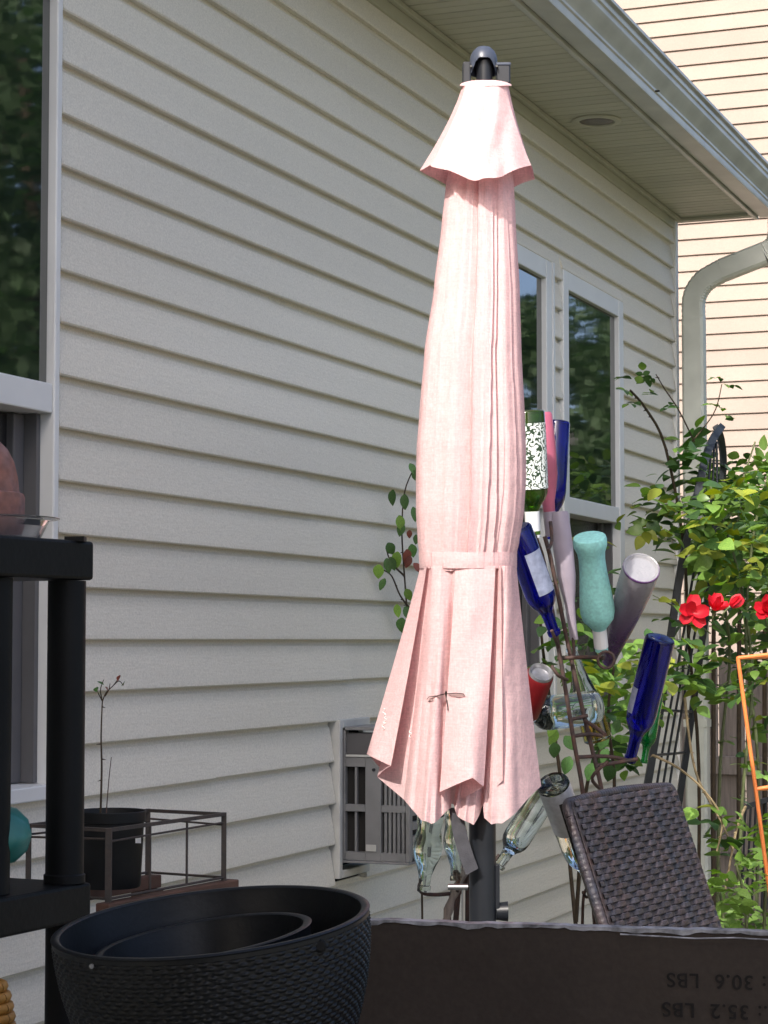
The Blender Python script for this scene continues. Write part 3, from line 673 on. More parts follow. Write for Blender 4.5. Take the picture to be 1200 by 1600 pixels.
def band(root, p0, p1, t0, t1, rad, m, name='label', a0=0, a1=2 * math.pi, seg=24, prof=None):
    """a sleeve wrapped on the bottle between t0 and t1, over the arc a0..a1 measured from the camera side"""
    ax = p1 - p0; t = ax.normalized(); tow = (CAM - p0); b = (tow - t * tow.dot(t)).normalized(); a = t.cross(b)
    full = abs(a1 - a0 - 2 * math.pi) < 1e-6; vs = []; rows = 6
    for j in range(rows + 1):
        tt = t0 + (t1 - t0) * j / rows; r_ = rad if not isinstance(rad, tuple) else rad[0] + (rad[1] - rad[0]) * j / rows
        for k in range(seg + 1):
            q = a0 + (a1 - a0) * k / seg; vs.append(p0 + ax * tt + (b * math.cos(q) + a * math.sin(q)) * r_)
    n = seg + 1
    o = MB().add(vs, [(j * n + k, j * n + k + 1, (j + 1) * n + k + 1, (j + 1) * n + k) for j in range(rows) for k in range(seg)]).build(name, M[m], root, smooth=60)
    return o
rb = .0372
b_ = bottle('green wine bottle with white filigree print, upright at the umbrella edge', (824, 641, 4.70), (833, 838, 4.72), WINE, 'green', .0385)
band(*b_, .10, .62, .0390, 'filigree'); band(*b_, .80, 1.01, .0168, 'white', 'foil_sleeve')
b_ = bottle('dusky pink painted bottle between the filigree bottle and the tall cobalt one', (843, 645, 4.86), (862, 838, 4.86), SLIM, 'pinkg', .030)
band(*b_, .80, 1.0, .0145, 'lav', 'neck_band')
b_ = bottle('cobalt blue bottle rising topmost in front of the window', (871, 658, 4.98), (860, 842, 4.95), WINE, 'cobalt', .0300)
b_ = bottle('cobalt blue bottle with faded grey label beside the umbrella band', (806, 824, 4.66), (867, 992, 4.72), WINE, 'cobalt', .0345)
band(*b_, .22, .60, .0352, 'oldlabel', 'label', -1.25, .1)
b_ = bottle('slim frosted lavender bottle leaning against the rusty ladder', (873, 800, 4.86), (897, 1000, 4.84), SLIM, 'lav', .0235)
b_ = bottle('turquoise painted hourglass-shaped bottle with white neck', (921, 838, 4.62), (940, 1016, 4.72), HOUR, 'turq', .0385, shell=False)
band(*b_, .81, .97, .0158, 'white', 'foil_sleeve')
b_ = bottle('tapering textured bottle, grey at its wide base and purple at the neck', (1002, 888, 4.60), (951, 1034, 4.86), FLARE, 'purple', .0405)
MB().lathe(b_[1] - (b_[2] - b_[1]) * .004, b_[1] + (b_[2] - b_[1]) * .01, [(0, .0385), (-.2, .0405), (.5, .042), (1, .041)], 36).build('base_ring', M['purple'], b_[0], smooth=60)
b_ = bottle('cobalt blue bottle leaning at the far right arm, with small pale label', (1032, 996, 4.78), (984, 1190, 4.86), WINE, 'cobalt', .0345)
band(*b_, .40, .60, .0352, 'oldlabel', 'label', .65, 1.35)
b_ = bottle('emerald green bottle mostly hidden behind the lower cobalt bottle', (1024, 1080, 4.98), (1006, 1192, 4.94), WINE, 'green2', .020)
# can
p0, p1 = at(845, 1052, 4.70), at(822, 1112, 4.78)
can = empty('drink_can', p0, 'red drinks can with silver end tucked behind the umbrella skirt', 'can')
MB().lathe(p0, p1, [(0.02, .027), (.06, .031), (1, .031), (1, 0)], 32).build('can_body', M['canred'], can, smooth=40)
MB().lathe(p0, p1, [(.05, 0), (.05, .022), (-.02, .024), (-.04, .0265), (.018, .0278)], 32).build('can_end', M['canend'], can, smooth=40)
b_ = bottle('large clear bottle lying level behind the rusty ladder, beside the red can', (930, 1105, 4.92), (806, 1120, 4.80), WINE, 'clear', .040)
b_ = bottle('clear tapered bottle with amber liquid standing behind the ladder rungs', (935, 1158, 4.98), (893, 1012, 4.98), HOCK, 'clear', .0330)
MB().lathe(b_[1], b_[2], [(.035, 0), (.035, .028), (.28, .028), (.285, 0)], 28).build('liquid', M['amber'], b_[0], smooth=40)
b_ = bottle('clear bottle with silver foil label leaning on the wicker chair back', (863, 1222, 4.45), (927, 1392, 4.62), WINE, 'clear', .0345)
band(*b_, .03, .40, .0352, 'foil', 'label', -1.5, 1.5)
b_ = bottle('pale green ridged soda bottle hanging neck down beside the air conditioner', (673, 1268, 4.36), (662, 1392, 4.38), SODA, 'clearg', .0310)
b_ = bottle('clear bottle hanging under the skirt hem, nearer to the umbrella pole', (712, 1262, 4.42), (712, 1376, 4.40), SODA, 'clearg', .0265)
b_ = bottle('clear glass bottle slanting down to the right side of the umbrella pole', (852, 1240, 4.52), (778, 1356, 4.48), WINE, 'clear', .0300)

# ================================================================== WICKER CHAIR
TL = at(888, 1252, 4.20); TR = at(1053, 1226, 4.67); BL = at(955, 1450, 4.154); BR_ = at(1115, 1450, 4.623)
ch = empty('wicker_chair', ((BL + BR_) / 2) * Vector((1, 1, 0)) if False else Vector(((BL.x + BR_.x) / 2, (BL.y + BR_.y) / 2, .02)), 'dark brown wicker chair with high woven back leaning beside the rusty frame', 'chair')
eu = (TR - TL); ed = (BL - TL); Wc = eu.length; eu.normalize(); dn = ed.normalized()
dn = (dn - eu * dn.dot(eu)).normalized(); nrm = eu.cross(dn).normalized()
if nrm.dot(CAM - TL) < 0: nrm = -nrm
HB = (TL.z - .42) / abs(dn.z)
MB().obox(TL + eu * Wc / 2 + dn * HB / 2 - nrm * .018, eu * (Wc / 2 - .012), dn * (HB / 2), nrm * .010).build('back_panel', M['wicker_core'], ch)
nc = 15; NR = 62; pitch = .0118
cw = (Wc - .03) / nc
smesh = []
for par in (0, 1):
    vs = []; fs = []; K = nc * 8
    for i in range(K + 1):
        u = .012 + (Wc - .024) * i / K; ph = (u / cw) * math.pi + par * math.pi
        off = .0026 * math.tanh(2.4 * math.sin(ph))
        for (dz, dn_) in ((-.0057, -.0006), (-.0040, .0010), (.0040, .0010), (.0057, -.0006)): vs.append((u, dz, off + dn_))
    for i in range(K):
        for q in range(3): a = i * 4 + q; fs.append((a, a + 1, a + 5, a + 4))
    me = bpy.data.meshes.new('strand'); me.from_pydata(vs, [], fs); me.materials.append(M['wicker']); me.update()
    smesh.append(me)
Mx = Matrix((( eu.x, dn.x, nrm.x, 0), (eu.y, dn.y, nrm.y, 0), (eu.z, dn.z, nrm.z, 0), (0, 0, 0, 1)))
for r_ in range(int(HB / pitch)):
    o = link('strand', smesh[r_ % 2], None, ch)
    o.matrix_parent_inverse = Matrix.Translation(-ch.location)
    o.matrix_basis = Matrix.Translation(TL + dn * (pitch * (r_ + .7)) + nrm * .004) @ Mx
for c in range(nc + 1):
    u = .012 + cw * c
    o = MB().obox(TL + eu * (u + cw * .0) + dn * HB / 2 + nrm * .0015, eu * .0045, dn * HB / 2, nrm * .0012).build('rib', M['wicker'], ch)
# wrapped edge rails with coils
def wrapped(P, r_, name):
    P = [Vector(p) for p in P]; out = []; L_ = 0; rr = []
    for a, b in zip(P, P[1:]):
        n_ = max(2, int((b - a).length / .0028))
        for k in range(n_): out.append(a.lerp(b, k / n_)); rr.append(r_ * (1 + .05 * math.sin(k * 1.5)))
    out.append(P[-1]); rr.append(r_)
    return MB().tube(out, rr, 12).build(name, M['wicker'], ch, smooth=60)
wrapped([TL + dn * HB - nrm * .006, TL + dn * .03 - nrm * .008], .0095, 'edge_rail')
wrapped([TR + dn * HB - nrm * .006, TR + dn * .03 - nrm * .008], .0095, 'edge_rail')
tp = catmull([TL + dn * .03, TL + eu * .008 + dn * .006, TL + eu * .05, TL + eu * Wc * .5 - dn * .006, TR - eu * .05, TR - eu * .008 + dn * .006, TR + dn * .03], 4)
wrapped([p - nrm * .008 for p in tp], .0100, 'top_rail')
# seat and legs
sd = Vector((nrm.x, nrm.y, 0)).normalized(); eh = Vector((eu.x, eu.y, 0)).normalized()
sc_ = Vector((ch.location.x, ch.location.y, .44)) + (dn * HB * .3) * Vector((1, 1, 0)) if False else (TL + eu * Wc / 2 + dn * HB)
sc_ = Vector((sc_.x, sc_.y, .43))
fdir = sd if (Vector((dn.x, dn.y, 0)).dot(sd) > 0) else sd
MB().obox(sc_ + fdir * .23, eh * Wc / 2, fdir * .24, Vector((0, 0, .03))).build('seat', M['wicker'], ch, bevel=.01)
for a in (-1, 1):
    for b in (.01, .45): MB().obox(sc_ + eh * a * (Wc / 2 - .02) + fdir * b + Vector((0, 0, -.22)), eh * .018, fdir * .018, Vector((0, 0, .19))).build('leg', M['wicker'], ch)

# ================================================================== IRON TRELLIS
TD = 6.6
tb = at(1040, 1235, TD)
tr = empty('iron_trellis', (tb.x, tb.y, 0), 'tall arched black iron trellis in front of the downspout', 'trellis')
def flat(P, w_, d_, name, parent, m='trellis'):
    P = catmull([at(*p) for p in P], 6); vs = []; n = len(P)
    for i, p in enumerate(P):
        t = (P[min(i + 1, n - 1)] - P[max(i - 1, 0)]).normalized(); s = t.cross(HF).normalized(); f_ = s.cross(t).normalized()
        vs += [p - s * w_ - f_ * d_, p + s * w_ - f_ * d_, p + s * w_ + f_ * d_, p - s * w_ + f_ * d_]
    fs = [(i * 4 + k, i * 4 + (k + 1) % 4, i * 4 + 4 + (k + 1) % 4, i * 4 + 4 + k) for i in range(n - 1) for k in range(4)] + [(0, 3, 2, 1), (4 * n - 4, 4 * n - 3, 4 * n - 2, 4 * n - 1)]
    return MB().add(vs, fs).build(name, M[m], parent)
flat([(1126, 668, 6.9), (1112, 690, 6.8), (1100, 725, 6.7), (1090, 770, 6.65), (1076, 830, 6.6), (1062, 900, 6.6), (1050, 980, 6.6), (1036, 1080, 6.6), (1018, 1190, 6.6), (1006, 1260, 6.6), (980, 1420, 6.6), (945, 1650, 6.6)], .011, .013, 'side_bar', tr)
flat([(1120, 668, 6.9), (1127, 690, 6.95), (1130, 730, 7.0), (1122, 800, 7.0), (1112, 880, 7.0), (1100, 980, 7.0), (1086, 1080, 7.0), (1072, 1180, 7.0), (1060, 1260, 7.0), (1040, 1420, 7.0), (1010, 1620, 7.0)], .010, .012, 'side_bar', tr)
for i, f_ in enumerate((.3, .55, .8)):
    P = [(1122 * (1 - 0) - (1 - f_) * 14, 690, 6.85), (1095 + f_ * 30, 780, 6.8), (1072 + f_ * 36, 900, 6.8), (1050 + f_ * 36, 1030, 6.8), (1028 + f_ * 38, 1150, 6.8), (1012 + f_ * 40, 1240, 6.8), (960 + f_ * 45, 1560, 6.8)]
    MB().tube(catmull([at(*p) for p in P], 4), .0042, 7).build('inner_rod', M['trellis'], tr, smooth=60)
for (a, b) in (((1078, 828, 6.6), (1118, 842, 7.0)), ((1050, 970, 6.6), (1100, 975, 7.0)), ((1036, 1110, 6.6), (1082, 1112, 7.0)), ((1022, 1180, 6.6), (1072, 1176, 7.0)), ((1092, 765, 6.65), (1126, 778, 7.0))):
    MB().tube([at(*a), at(*b)], .0045, 7).build('cross_bar', M['trellis'], tr)
# a second piece of black fencing far right
tb2 = at(1190, 1320, 8.6)
pk = empty('rod_trellis', (tb2.x, tb2.y, 0), 'small black iron rod panel leaning low against the board fence', 'trellis')
for i in range(6): MB().tube([at(1165 + i * 8, 1262 - i * 3, 8.6), at(1158 + i * 8, 1420, 8.6)], .005, 7).build('rod', M['trellis'], pk)
flat([(1163, 1262, 8.6), (1190, 1252, 8.6), (1215, 1246, 8.6)], .010, .008, 'top_bar', pk)

# ================================================================== ORANGE TOMATO CAGE
oc = at(1180, 1400, 5.6)
cage = empty('plant_cage', (oc.x, oc.y, 0), 'slim orange square-topped plant cage at the right edge', 'plant cage')
A1 = (1153, 1028, 5.6); A2 = (1243, 1018, 5.6); A3 = (1262, 1024, 5.95); A4 = (1180, 1031, 5.95)
def lean(p, py): return (p[0] + (py - p[1]) * .135, py, p[2])
for p in (A1,): MB().tube([at(*p), at(*lean(p, 1130)), at(*lean(p, 1240)), at(*lean(p, 1400)), at(*lean(p, 1700))], .0056, 8).build('leg', M['orange'], cage, smooth=60)
for p in (A2, A3): MB().tube([at(*p), at(p[0] - 8, 1240, p[2]), at(p[0] - 25, 1700, p[2])], .0056, 8).build('leg', M['orange'], cage, smooth=60)
for py in (0, 205, 390):
    q = [(lean(A1, 1028 + py) if 1 else 0), (A2[0], A2[1] + py, A2[2]), (A3[0], A3[1] + py, A3[2])]
    for a, b in ((q[0], q[1]), (q[1], q[2]), (q[2], q[0])): MB().tube([at(*a), at(*b)], .0050, 8).build('rung', M['orange'], cage)

# ================================================================== LEAVES AND PLANTS
def leaf_mesh(m, L_=1.0, w_=.55, fold=.18, curl=.25, tip=1.6, serr=0):
    rows = 6; vs = []; fs = []
    for i in range(rows + 1):
        t = i / rows; hw = w_ / 2 * math.sin(math.pi * min(1, t * .96 + .02) ** .8) ** .9 * (1 if i < rows else .0)
        if serr and i % 2: hw *= 1 + serr
        z = -curl * t * t
        vs += [(-hw, t * L_, z + fold * hw), (0, t * L_, z), (hw, t * L_, z + fold * hw)]
    for i in range(rows):
        a = i * 3; fs += [(a, a + 1, a + 4, a + 3), (a + 1, a + 2, a + 5, a + 4)]
    me = bpy.data.meshes.new('leaf'); me.from_pydata(vs, [], fs); me.materials.append(m)
    for p in me.polygons: p.use_smooth = True
    me.update(); return me
LM = {k: [leaf_mesh(M[k], 1, .58 + .1 * q, .3 - .12 * q, .10 + .16 * q, serr=.0) for q in range(3)] for k in ('leaf', 'leafy', 'leafd', 'leafred')}
LM['tleaf'] = [leaf_mesh(M['tleaf'], 1, .5, .3, .3, serr=.5), leaf_mesh(M['tleaf'], 1, .62, .2, .45, serr=.4)]
def rand_rot(up=.55, rng=random):
    d = Vector((rng.gauss(0, 1), rng.gauss(0, 1), rng.gauss(-.15, .6))).normalized()    # blade direction
    nn = Vector((rng.gauss(0, .55), rng.gauss(0, .55) - .35, 1 if rng.random() < up else rng.gauss(0, 1)))
    nn = (nn - d * nn.dot(d)).normalized(); s = d.cross(nn)
    return Matrix(((s.x, d.x, nn.x, 0), (s.y, d.y, nn.y, 0), (s.z, d.z, nn.z, 0), (0, 0, 0, 1)))
class Plant:
    def __init__(s, name, loc, label, cat='plant', group=None): s.root = empty(name, loc, label, cat, group); s.L = []
    def leaf(s, p, size, kinds, rot=None):
        k = random.choice(kinds); s.L.append((size, random.choice(LM[k]), Matrix.Translation(p) @ (rot or rand_rot()) @ Matrix.Scale(size, 4)))
    def spray(s, p, size, kinds, n=5, axis=None, droop=.0):
        """a compound leaf: leaflets in pairs along a short stalk"""
        a = axis or Vector((random.gauss(0, 1), random.gauss(0, 1), random.gauss(.1 - droop, .5))).normalized()
        side = a.cross(Vector((random.gauss(0, .3), random.gauss(0, .3), 1))).normalized(); up = side.cross(a)
        for i in range(n):
            if i == n - 1: d = a; q = p + a * size * 1.5
            else:
                sgn = 1 if i % 2 else -1; q = p + a * size * (.35 + .65 * (i // 2)); d = (side * sgn + a * .45).normalized()
            nn = (up + Vector((random.gauss(0, .3), random.gauss(0, .3), random.gauss(0, .25)))); nn = (nn - d * nn.dot(d)).normalized(); sv = d.cross(nn)
            s.leaf(q, size * random.uniform(.8, 1.15), kinds, Matrix(((sv.x, d.x, nn.x, 0), (sv.y, d.y, nn.y, 0), (sv.z, d.z, nn.z, 0), (0, 0, 0, 1))))
    def stem(s, P, r_, m='stemg', n=4, thorns=0, name='stem'):
        P = catmull(P, n) if len(P) > 2 else [Vector(p) for p in P]
        mb = MB().tube(P, [r_ * (1 - .45 * i / (len(P) - 1)) for i in range(len(P))], 6)
        for i in range(thorns):
            k = random.randrange(len(P) - 1); d = Vector((random.gauss(0, 1), random.gauss(0, 1), -.3)).normalized()
            mb.tube([P[k], P[k] + d * (r_ + .006)], [r_ * .7, .0002], 4)
        return mb.build(name, M[m], s.root, smooth=60)
    def finish(s, lim=290):
        s.L.sort(key=lambda q: -q[0] / max(.5, (q[2].translation - CAM).length))
        for (sz, me, mx) in s.L[:lim]:
            o = link('leaf', me, None, s.root); o.matrix_parent_inverse = Matrix.Translation(-s.root.location); o.matrix_basis = mx
        rest = s.L[lim:]
        if rest:
            by = {}
            vs = []; fs = []; mi = []; mats = []
            for (sz, me, mx) in rest:
                k = len(vs); vs += [mx @ v.co for v in me.vertices]
                m_ = me.materials[0]
                if m_ not in mats: mats.append(m_)
                for p in me.polygons: fs.append(tuple(i + k for i in p.vertices)); mi.append(mats.index(m_))
            me = bpy.data.meshes.new('foliage'); me.from_pydata([tuple(v) for v in vs], [], fs)
            for m_ in mats: me.materials.append(m_)
            me.polygons.foreach_set('material_index', mi)
            for p in me.polygons: p.use_smooth = True
            me.update(); o = link('foliage', me, None, s.root); o['kind'] = 'stuff'
def gp(px, D): p = at(px, 1000, D); return Vector((p.x, p.y, 0))

# rose bush on the trellis, at right
random.seed(11)
rb_ = Plant('rose_bush', gp(1150, 6.8), 'tall leafy climbing rose with red blooms sprawling over the iron trellis', 'rose bush')
canes = [
 [(1090, 1500, 6.9), (1092, 1200, 6.9), (1076, 1000, 6.8), (1068, 850, 6.7), (1040, 700, 6.6), (1010, 640, 6.5), (985, 610, 6.4)],
 [(1150, 1500, 6.6), (1160, 1250, 6.6), (1175, 1050, 6.6), (1150, 880, 6.6), (1110, 760, 6.6)],
 [(1180, 1500, 6.8), (1185, 1200, 6.8), (1165, 1000, 6.8), (1180, 820, 6.8), (1210, 720, 6.8)],
 [(1120, 1500, 7.0), (1125, 1200, 7.0), (1140, 1000, 7.0), (1100, 850, 6.9), (1060, 790, 6.8), (1010, 800, 6.7)],
 [(1020, 1180, 6.3), (1060, 1200, 6.3), (1100, 1235, 6.3), (1128, 1280, 6.3), (1120, 1330, 6.3)],
 [(1070, 1090, 6.4), (1078, 1160, 6.4), (1092, 1220, 6.4), (1130, 1290, 6.4), (1145, 1330, 6.4)],
 [(1165, 1260, 6.5), (1150, 1300, 6.5), (1135, 1380, 6.5), (1120, 1450, 6.5)],
 [(1180, 690, 7.0), (1160, 760, 7.0), (1150, 870, 7.0), (1168, 1000, 7.0)],
 [(1072, 700, 6.7), (1098, 670, 6.7), (1118, 640, 6.7), (1128, 600, 6.7)],
 [(1100, 960, 6.3), (1060, 950, 6.3), (1020, 930, 6.3)],
 [(1085, 690, 6.7), (1060, 640, 6.6), (1040, 610, 6.55), (1025, 585, 6.5)]]
for i, c in enumerate(canes):
    rb_.stem([at(*p) for p in c], .0065 if i < 4 else (.0048 if i < 7 else .003), 'cane' if i in (4, 5, 6) else ('stemd' if i in (0, 8, 10) else 'stemg'), thorns=14 if i < 8 else 3, name='cane')
def fill(pl, x0, x1, y0, y1, D0, D1, n, size, kinds, leaflets=(3, 5)):
    for _ in range(n):
        pl.spray(at(random.uniform(x0, x1), random.uniform(y0, y1), random.uniform(D0, D1)), size * 1.5 * random.uniform(.55, 1.2), kinds, random.choice(leaflets))
G3 = ['leaf'] * 8 + ['leafy'] * 1 + ['leafd'] * 3
fill(rb_, 1120, 1290, 735, 1010, 6.3, 7.4, 150, .036, G3)
fill(rb_, 1095, 1200, 735, 930, 6.2, 6.6, 26, .042, ['leaf', 'leaf', 'leafy'])
fill(rb_, 1095, 1280, 740, 960, 6.9, 7.7, 120, .038, ['leaf', 'leafd', 'leafd'])
fill(rb_, 1060, 1130, 780, 900, 6.4, 7.0, 26, .040, G3)
fill(rb_, 1000, 1095, 760, 860, 6.2, 6.8, 20, .042, ['leaf', 'leafy', 'leaf', 'leafd'])
fill(rb_, 1025, 1095, 690, 780, 6.5, 6.8, 13, .040, ['leafd', 'leaf', 'leafd'])
fill(rb_, 1090, 1250, 1010, 1100, 6.3, 7.0, 30, .038, G3)
fill(rb_, 1120, 1250, 1100, 1340, 6.3, 7.2, 30, .036, G3)
fill(rb_, 1040, 1100, 960, 1110, 6.2, 6.8, 14, .040, G3)
fill(rb_, 960, 1060, 1040, 1120, 6.2, 6.6, 14, .042, G3)
fill(rb_, 1100, 1140, 1270, 1340, 6.3, 6.6, 5, .036, ['leaf', 'leafd'])
for (x_, y_) in ((985, 612), (995, 628), (1005, 600), (1012, 618), (1022, 590), (975, 590), (1040, 640), (1052, 700)): rb_.spray(at(x_, y_, 6.45), .030, ['leafd', 'leafd', 'leaf'], 5)
for (x_, y_) in ((1128, 600), (1122, 632), (1136, 640), (1130, 590), (1150, 655)): rb_.spray(at(x_, y_, 6.7), .026, ['leaf', 'leafd'], 4)
for (x_, y_) in ((930, 830), (945, 845), (960, 820), (985, 800), (1000, 830), (1050, 870), (1030, 940), (1045, 935)): rb_.spray(at(x_, y_, 6.3), .038, ['leafy', 'leaf', 'leafy'], 3)
rb_.finish()
# roses: five loose petals
def petalmesh():
    vs = []; fs = []; rows = 4; cols = 4
    for i in range(rows + 1):
        t = i / rows; hw = .42 * math.sin(math.pi * (.12 + .70 * t))
        for j in range(cols + 1):
            s = j / cols * 2 - 1; vs.append((s * hw, t, .25 * t * t + .16 * s * s - .08 * math.sin(3 * s + 4 * t) * t))
    for i in range(rows):
        for j in range(cols): a = i * (cols + 1) + j; fs.append((a, a + 1, a + cols + 2, a + cols + 1))
    me = bpy.data.meshes.new('petal'); me.from_pydata(vs, [], fs); me.materials.append(M['petal'])
    for p in me.polygons: p.use_smooth = True
    return me
PM = petalmesh()
def rose(px, py, D, size, label, openness=1.0, npet=8, face=None, stemto=None):
    c = at(px, py, D); fc = (face or (-HF + Vector((0, 0, .7)))).normalized()
    rt = empty('rose_bloom', c, label, 'rose', 'red rose blooms on the climbing rose')
    a = fc.cross(Vector((.2, .1, 1))).normalized(); b = fc.cross(a)
    for i in range(npet):
        q = i * 2.4; tilt = openness * (1.15 if i < 5 else .55) * random.uniform(.8, 1.2)
        d = ((a * math.cos(q) + b * math.sin(q)) * math.sin(tilt) + fc * math.cos(tilt)).normalized()
        n_ = (fc - d * fc.dot(d)); n_ = n_.normalized(); s = d.cross(n_)
        o = link('petal', PM, None, rt); o.matrix_parent_inverse = Matrix.Translation(-rt.location)
        o.matrix_basis = Matrix.Translation(c) @ Matrix(((s.x, d.x, n_.x, 0), (s.y, d.y, n_.y, 0), (s.z, d.z, n_.z, 0), (0, 0, 0, 1))) @ Matrix.Scale(size * random.uniform(.85, 1.1), 4)
    P = [c - fc * .004, c - fc * .03 + Vector((0, 0, -.01)), at(*stemto) if stemto else c + Vector((.02, .02, -.10))]
    MB().tube(catmull(P, 4), .0022, 6).build('stalk', M['stemg'], rt, smooth=60)
rose(1082, 957, 6.2, .050, 'wide open red rose, leftmost of the red blooms', 1.35, 6, -HF + Vector((0, 0, .2)), (1110, 990, 6.35))
rose(1118, 953, 6.2, .046, 'half open red rose next to the leftmost open bloom', .95, 7, -HF * .6 + RGT * .2 + Vector((0, 0, .8)), (1128, 985, 6.35))
rose(1141, 947, 6.15, .040, 'slender pinkish red rosebud pointing up to the right', .22, 7, RGT * .75 + Vector((0, 0, .6)), (1140, 975, 6.3))
rose(1198, 955, 6.2, .045, 'red rose cut by the right edge of the view', 1.1, 8, -HF + Vector((0, 0, .4)), (1205, 1000, 6.35))

# leafy shrub behind the bottle tree
random.seed(5)
sh = Plant('shrub', gp(900, 5.9), 'broad-leaved green shrub growing up behind the rusty bottle tree', 'shrub')
for c in ([(900, 1450, 5.9), (880, 1250, 5.9), (860, 1100, 5.9), (845, 980, 5.8), (850, 900, 5.8)], [(930, 1450, 5.8), (960, 1250, 5.8), (950, 1120, 5.7), (960, 1040, 5.7)], [(900, 1440, 5.8), (915, 1240, 5.6), (935, 1180, 5.5), (960, 1130, 5.5)]):
    sh.stem([at(*p) for p in c], .006, 'stemd', thorns=4)
def single(pl, lst, size, kinds):
    for (x_, y_, D) in lst:
        d = (Vector((0, 0, -1)) + RGT * random.gauss(0, .35)).normalized(); nn = (-HF + RGT * random.gauss(0, .3) + Vector((0, 0, .5))); nn = (nn - d * nn.dot(d)).normalized(); s = d.cross(nn)
        pl.leaf(at(x_, y_, D), size * random.uniform(.85, 1.1), kinds, Matrix(((s.x, d.x, nn.x, 0), (s.y, d.y, nn.y, 0), (s.z, d.z, nn.z, 0), (0, 0, 0, 1))))
single(sh, [(868, 1128, 5.2), (882, 1150, 5.2), (866, 1160, 5.2), (891, 1182, 5.2), (925, 1192, 5.2), (955, 1196, 5.2), (945, 1145, 5.3), (870, 1140, 5.3), (950, 1170, 5.3), (1005, 1130, 5.4), (968, 1125, 5.3)], .046, ['leafd', 'leafd', 'leaf'])
fill(sh, 935, 1060, 1035, 1130, 5.4, 6.0, 24, .042, G3)
fill(sh, 830, 940, 960, 1060, 5.5, 6.1, 22, .036, ['leafd', 'leaf', 'leafd'])
fill(sh, 900, 960, 1030, 1110, 5.3, 5.7, 9, .042, ['leaf', 'leafy'])
fill(sh, 930, 1010, 1130, 1200, 5.6, 6.0, 7, .034, ['leafd', 'leaf'])
fill(sh, 885, 945, 880, 960, 5.7, 6.1, 8, .032, ['leafd', 'leafy'])
fill(sh, 945, 1000, 1000, 1060, 5.5, 5.9, 10, .038, G3)
sh.finish()
# climber peeping out left of the umbrella
random.seed(9)
cl = Plant('climbing_rose', gp(650, 5.6), 'dark-leaved climber against the siding left of the umbrella', 'climbing plant')
for c in ([(660, 1450, 5.75), (655, 1150, 5.72), (640, 1000, 5.7), (632, 900, 5.65), (628, 830, 5.6), (632, 770, 5.6), (645, 735, 5.6)], [(632, 900, 5.65), (612, 880, 5.6), (604, 860, 5.55)], [(640, 950, 5.7), (625, 930, 5.6), (612, 900, 5.6), (598, 890, 5.55)]):
    cl.stem([at(*p) for p in c], .003, 'stemd', thorns=4)
single(cl, [(640, 724, 5.55), (646, 735, 5.55), (614, 765, 5.55), (632, 772, 5.55), (624, 805, 5.55), (630, 818, 5.55), (645, 792, 5.55), (606, 848, 5.5), (622, 862, 5.5), (604, 872, 5.5), (592, 882, 5.5), (602, 904, 5.5), (610, 870, 5.5), (634, 920, 5.55), (643, 850, 5.55), (620, 944, 5.6), (632, 948, 5.6), (628, 965, 5.6)], .040, ['leafd', 'leafd', 'leaf'])
single(cl, [(636, 858, 5.5), (641, 868, 5.5), (646, 880, 5.5)], .040, ['leafred'])
single(cl, [(640, 828, 5.5), (650, 835, 5.5)], .026, ['leafred', 'leafd'])
cl.finish()
# tomato plant low at right
random.seed(21)
tm = Plant('tomato_plant', gp(1170, 5.9), 'pale green tomato plant with jagged leaves at the foot of the cage', 'tomato plant')
for c in ([(1170, 1600, 5.8), (1165, 1420, 5.8), (1150, 1350, 5.8)], [(1190, 1600, 5.7), (1195, 1420, 5.7), (1205, 1300, 5.7)], [(1135, 1600, 5.8), (1130, 1430, 5.8), (1120, 1380, 5.8)]): tm.stem([at(*p) for p in c], .006, 'stemg')
for _ in range(60): tm.spray(at(random.uniform(1105, 1290), random.uniform(1345, 1480), random.uniform(5.5, 6.3)), .042 * random.uniform(.7, 1.2), ['tleaf', 'tleaf', 'leaf'], 5)
for _ in range(16): tm.spray(at(random.uniform(1165, 1290), random.uniform(1180, 1340), random.uniform(5.7, 6.2)), .044 * random.uniform(.7, 1.2), ['leaf', 'tleaf'], 5)
for _ in range(14): tm.spray(at(random.uniform(880, 1000), random.uniform(1425, 1500), random.uniform(5.2, 6.3)), .030, ['leaf'], 3)
tm.finish()
# small low plant at chair foot is part of the bed: brushwood behind everything at right
random.seed(31)
hb = Plant('hedge_shrub', gp(1180, 8.6), 'dense dark green shrub between the rose bush and the cream house', 'shrub')
for i in range(5): hb.stem([gp(1110 + i * 40, 8.6 + .1 * i), at(1115 + i * 40, 1000, 8.6), at(1120 + i * 40, 780, 8.6)], .012, 'stemd')
fill(hb, 1095, 1340, 720, 880, 8.2, 9.2, 210, .040, ['leafd', 'leaf', 'leaf'])
fill(hb, 1100, 1340, 880, 1050, 8.2, 9.2, 120, .040, ['leafd', 'leaf', 'leafd'])
hb.finish(200)

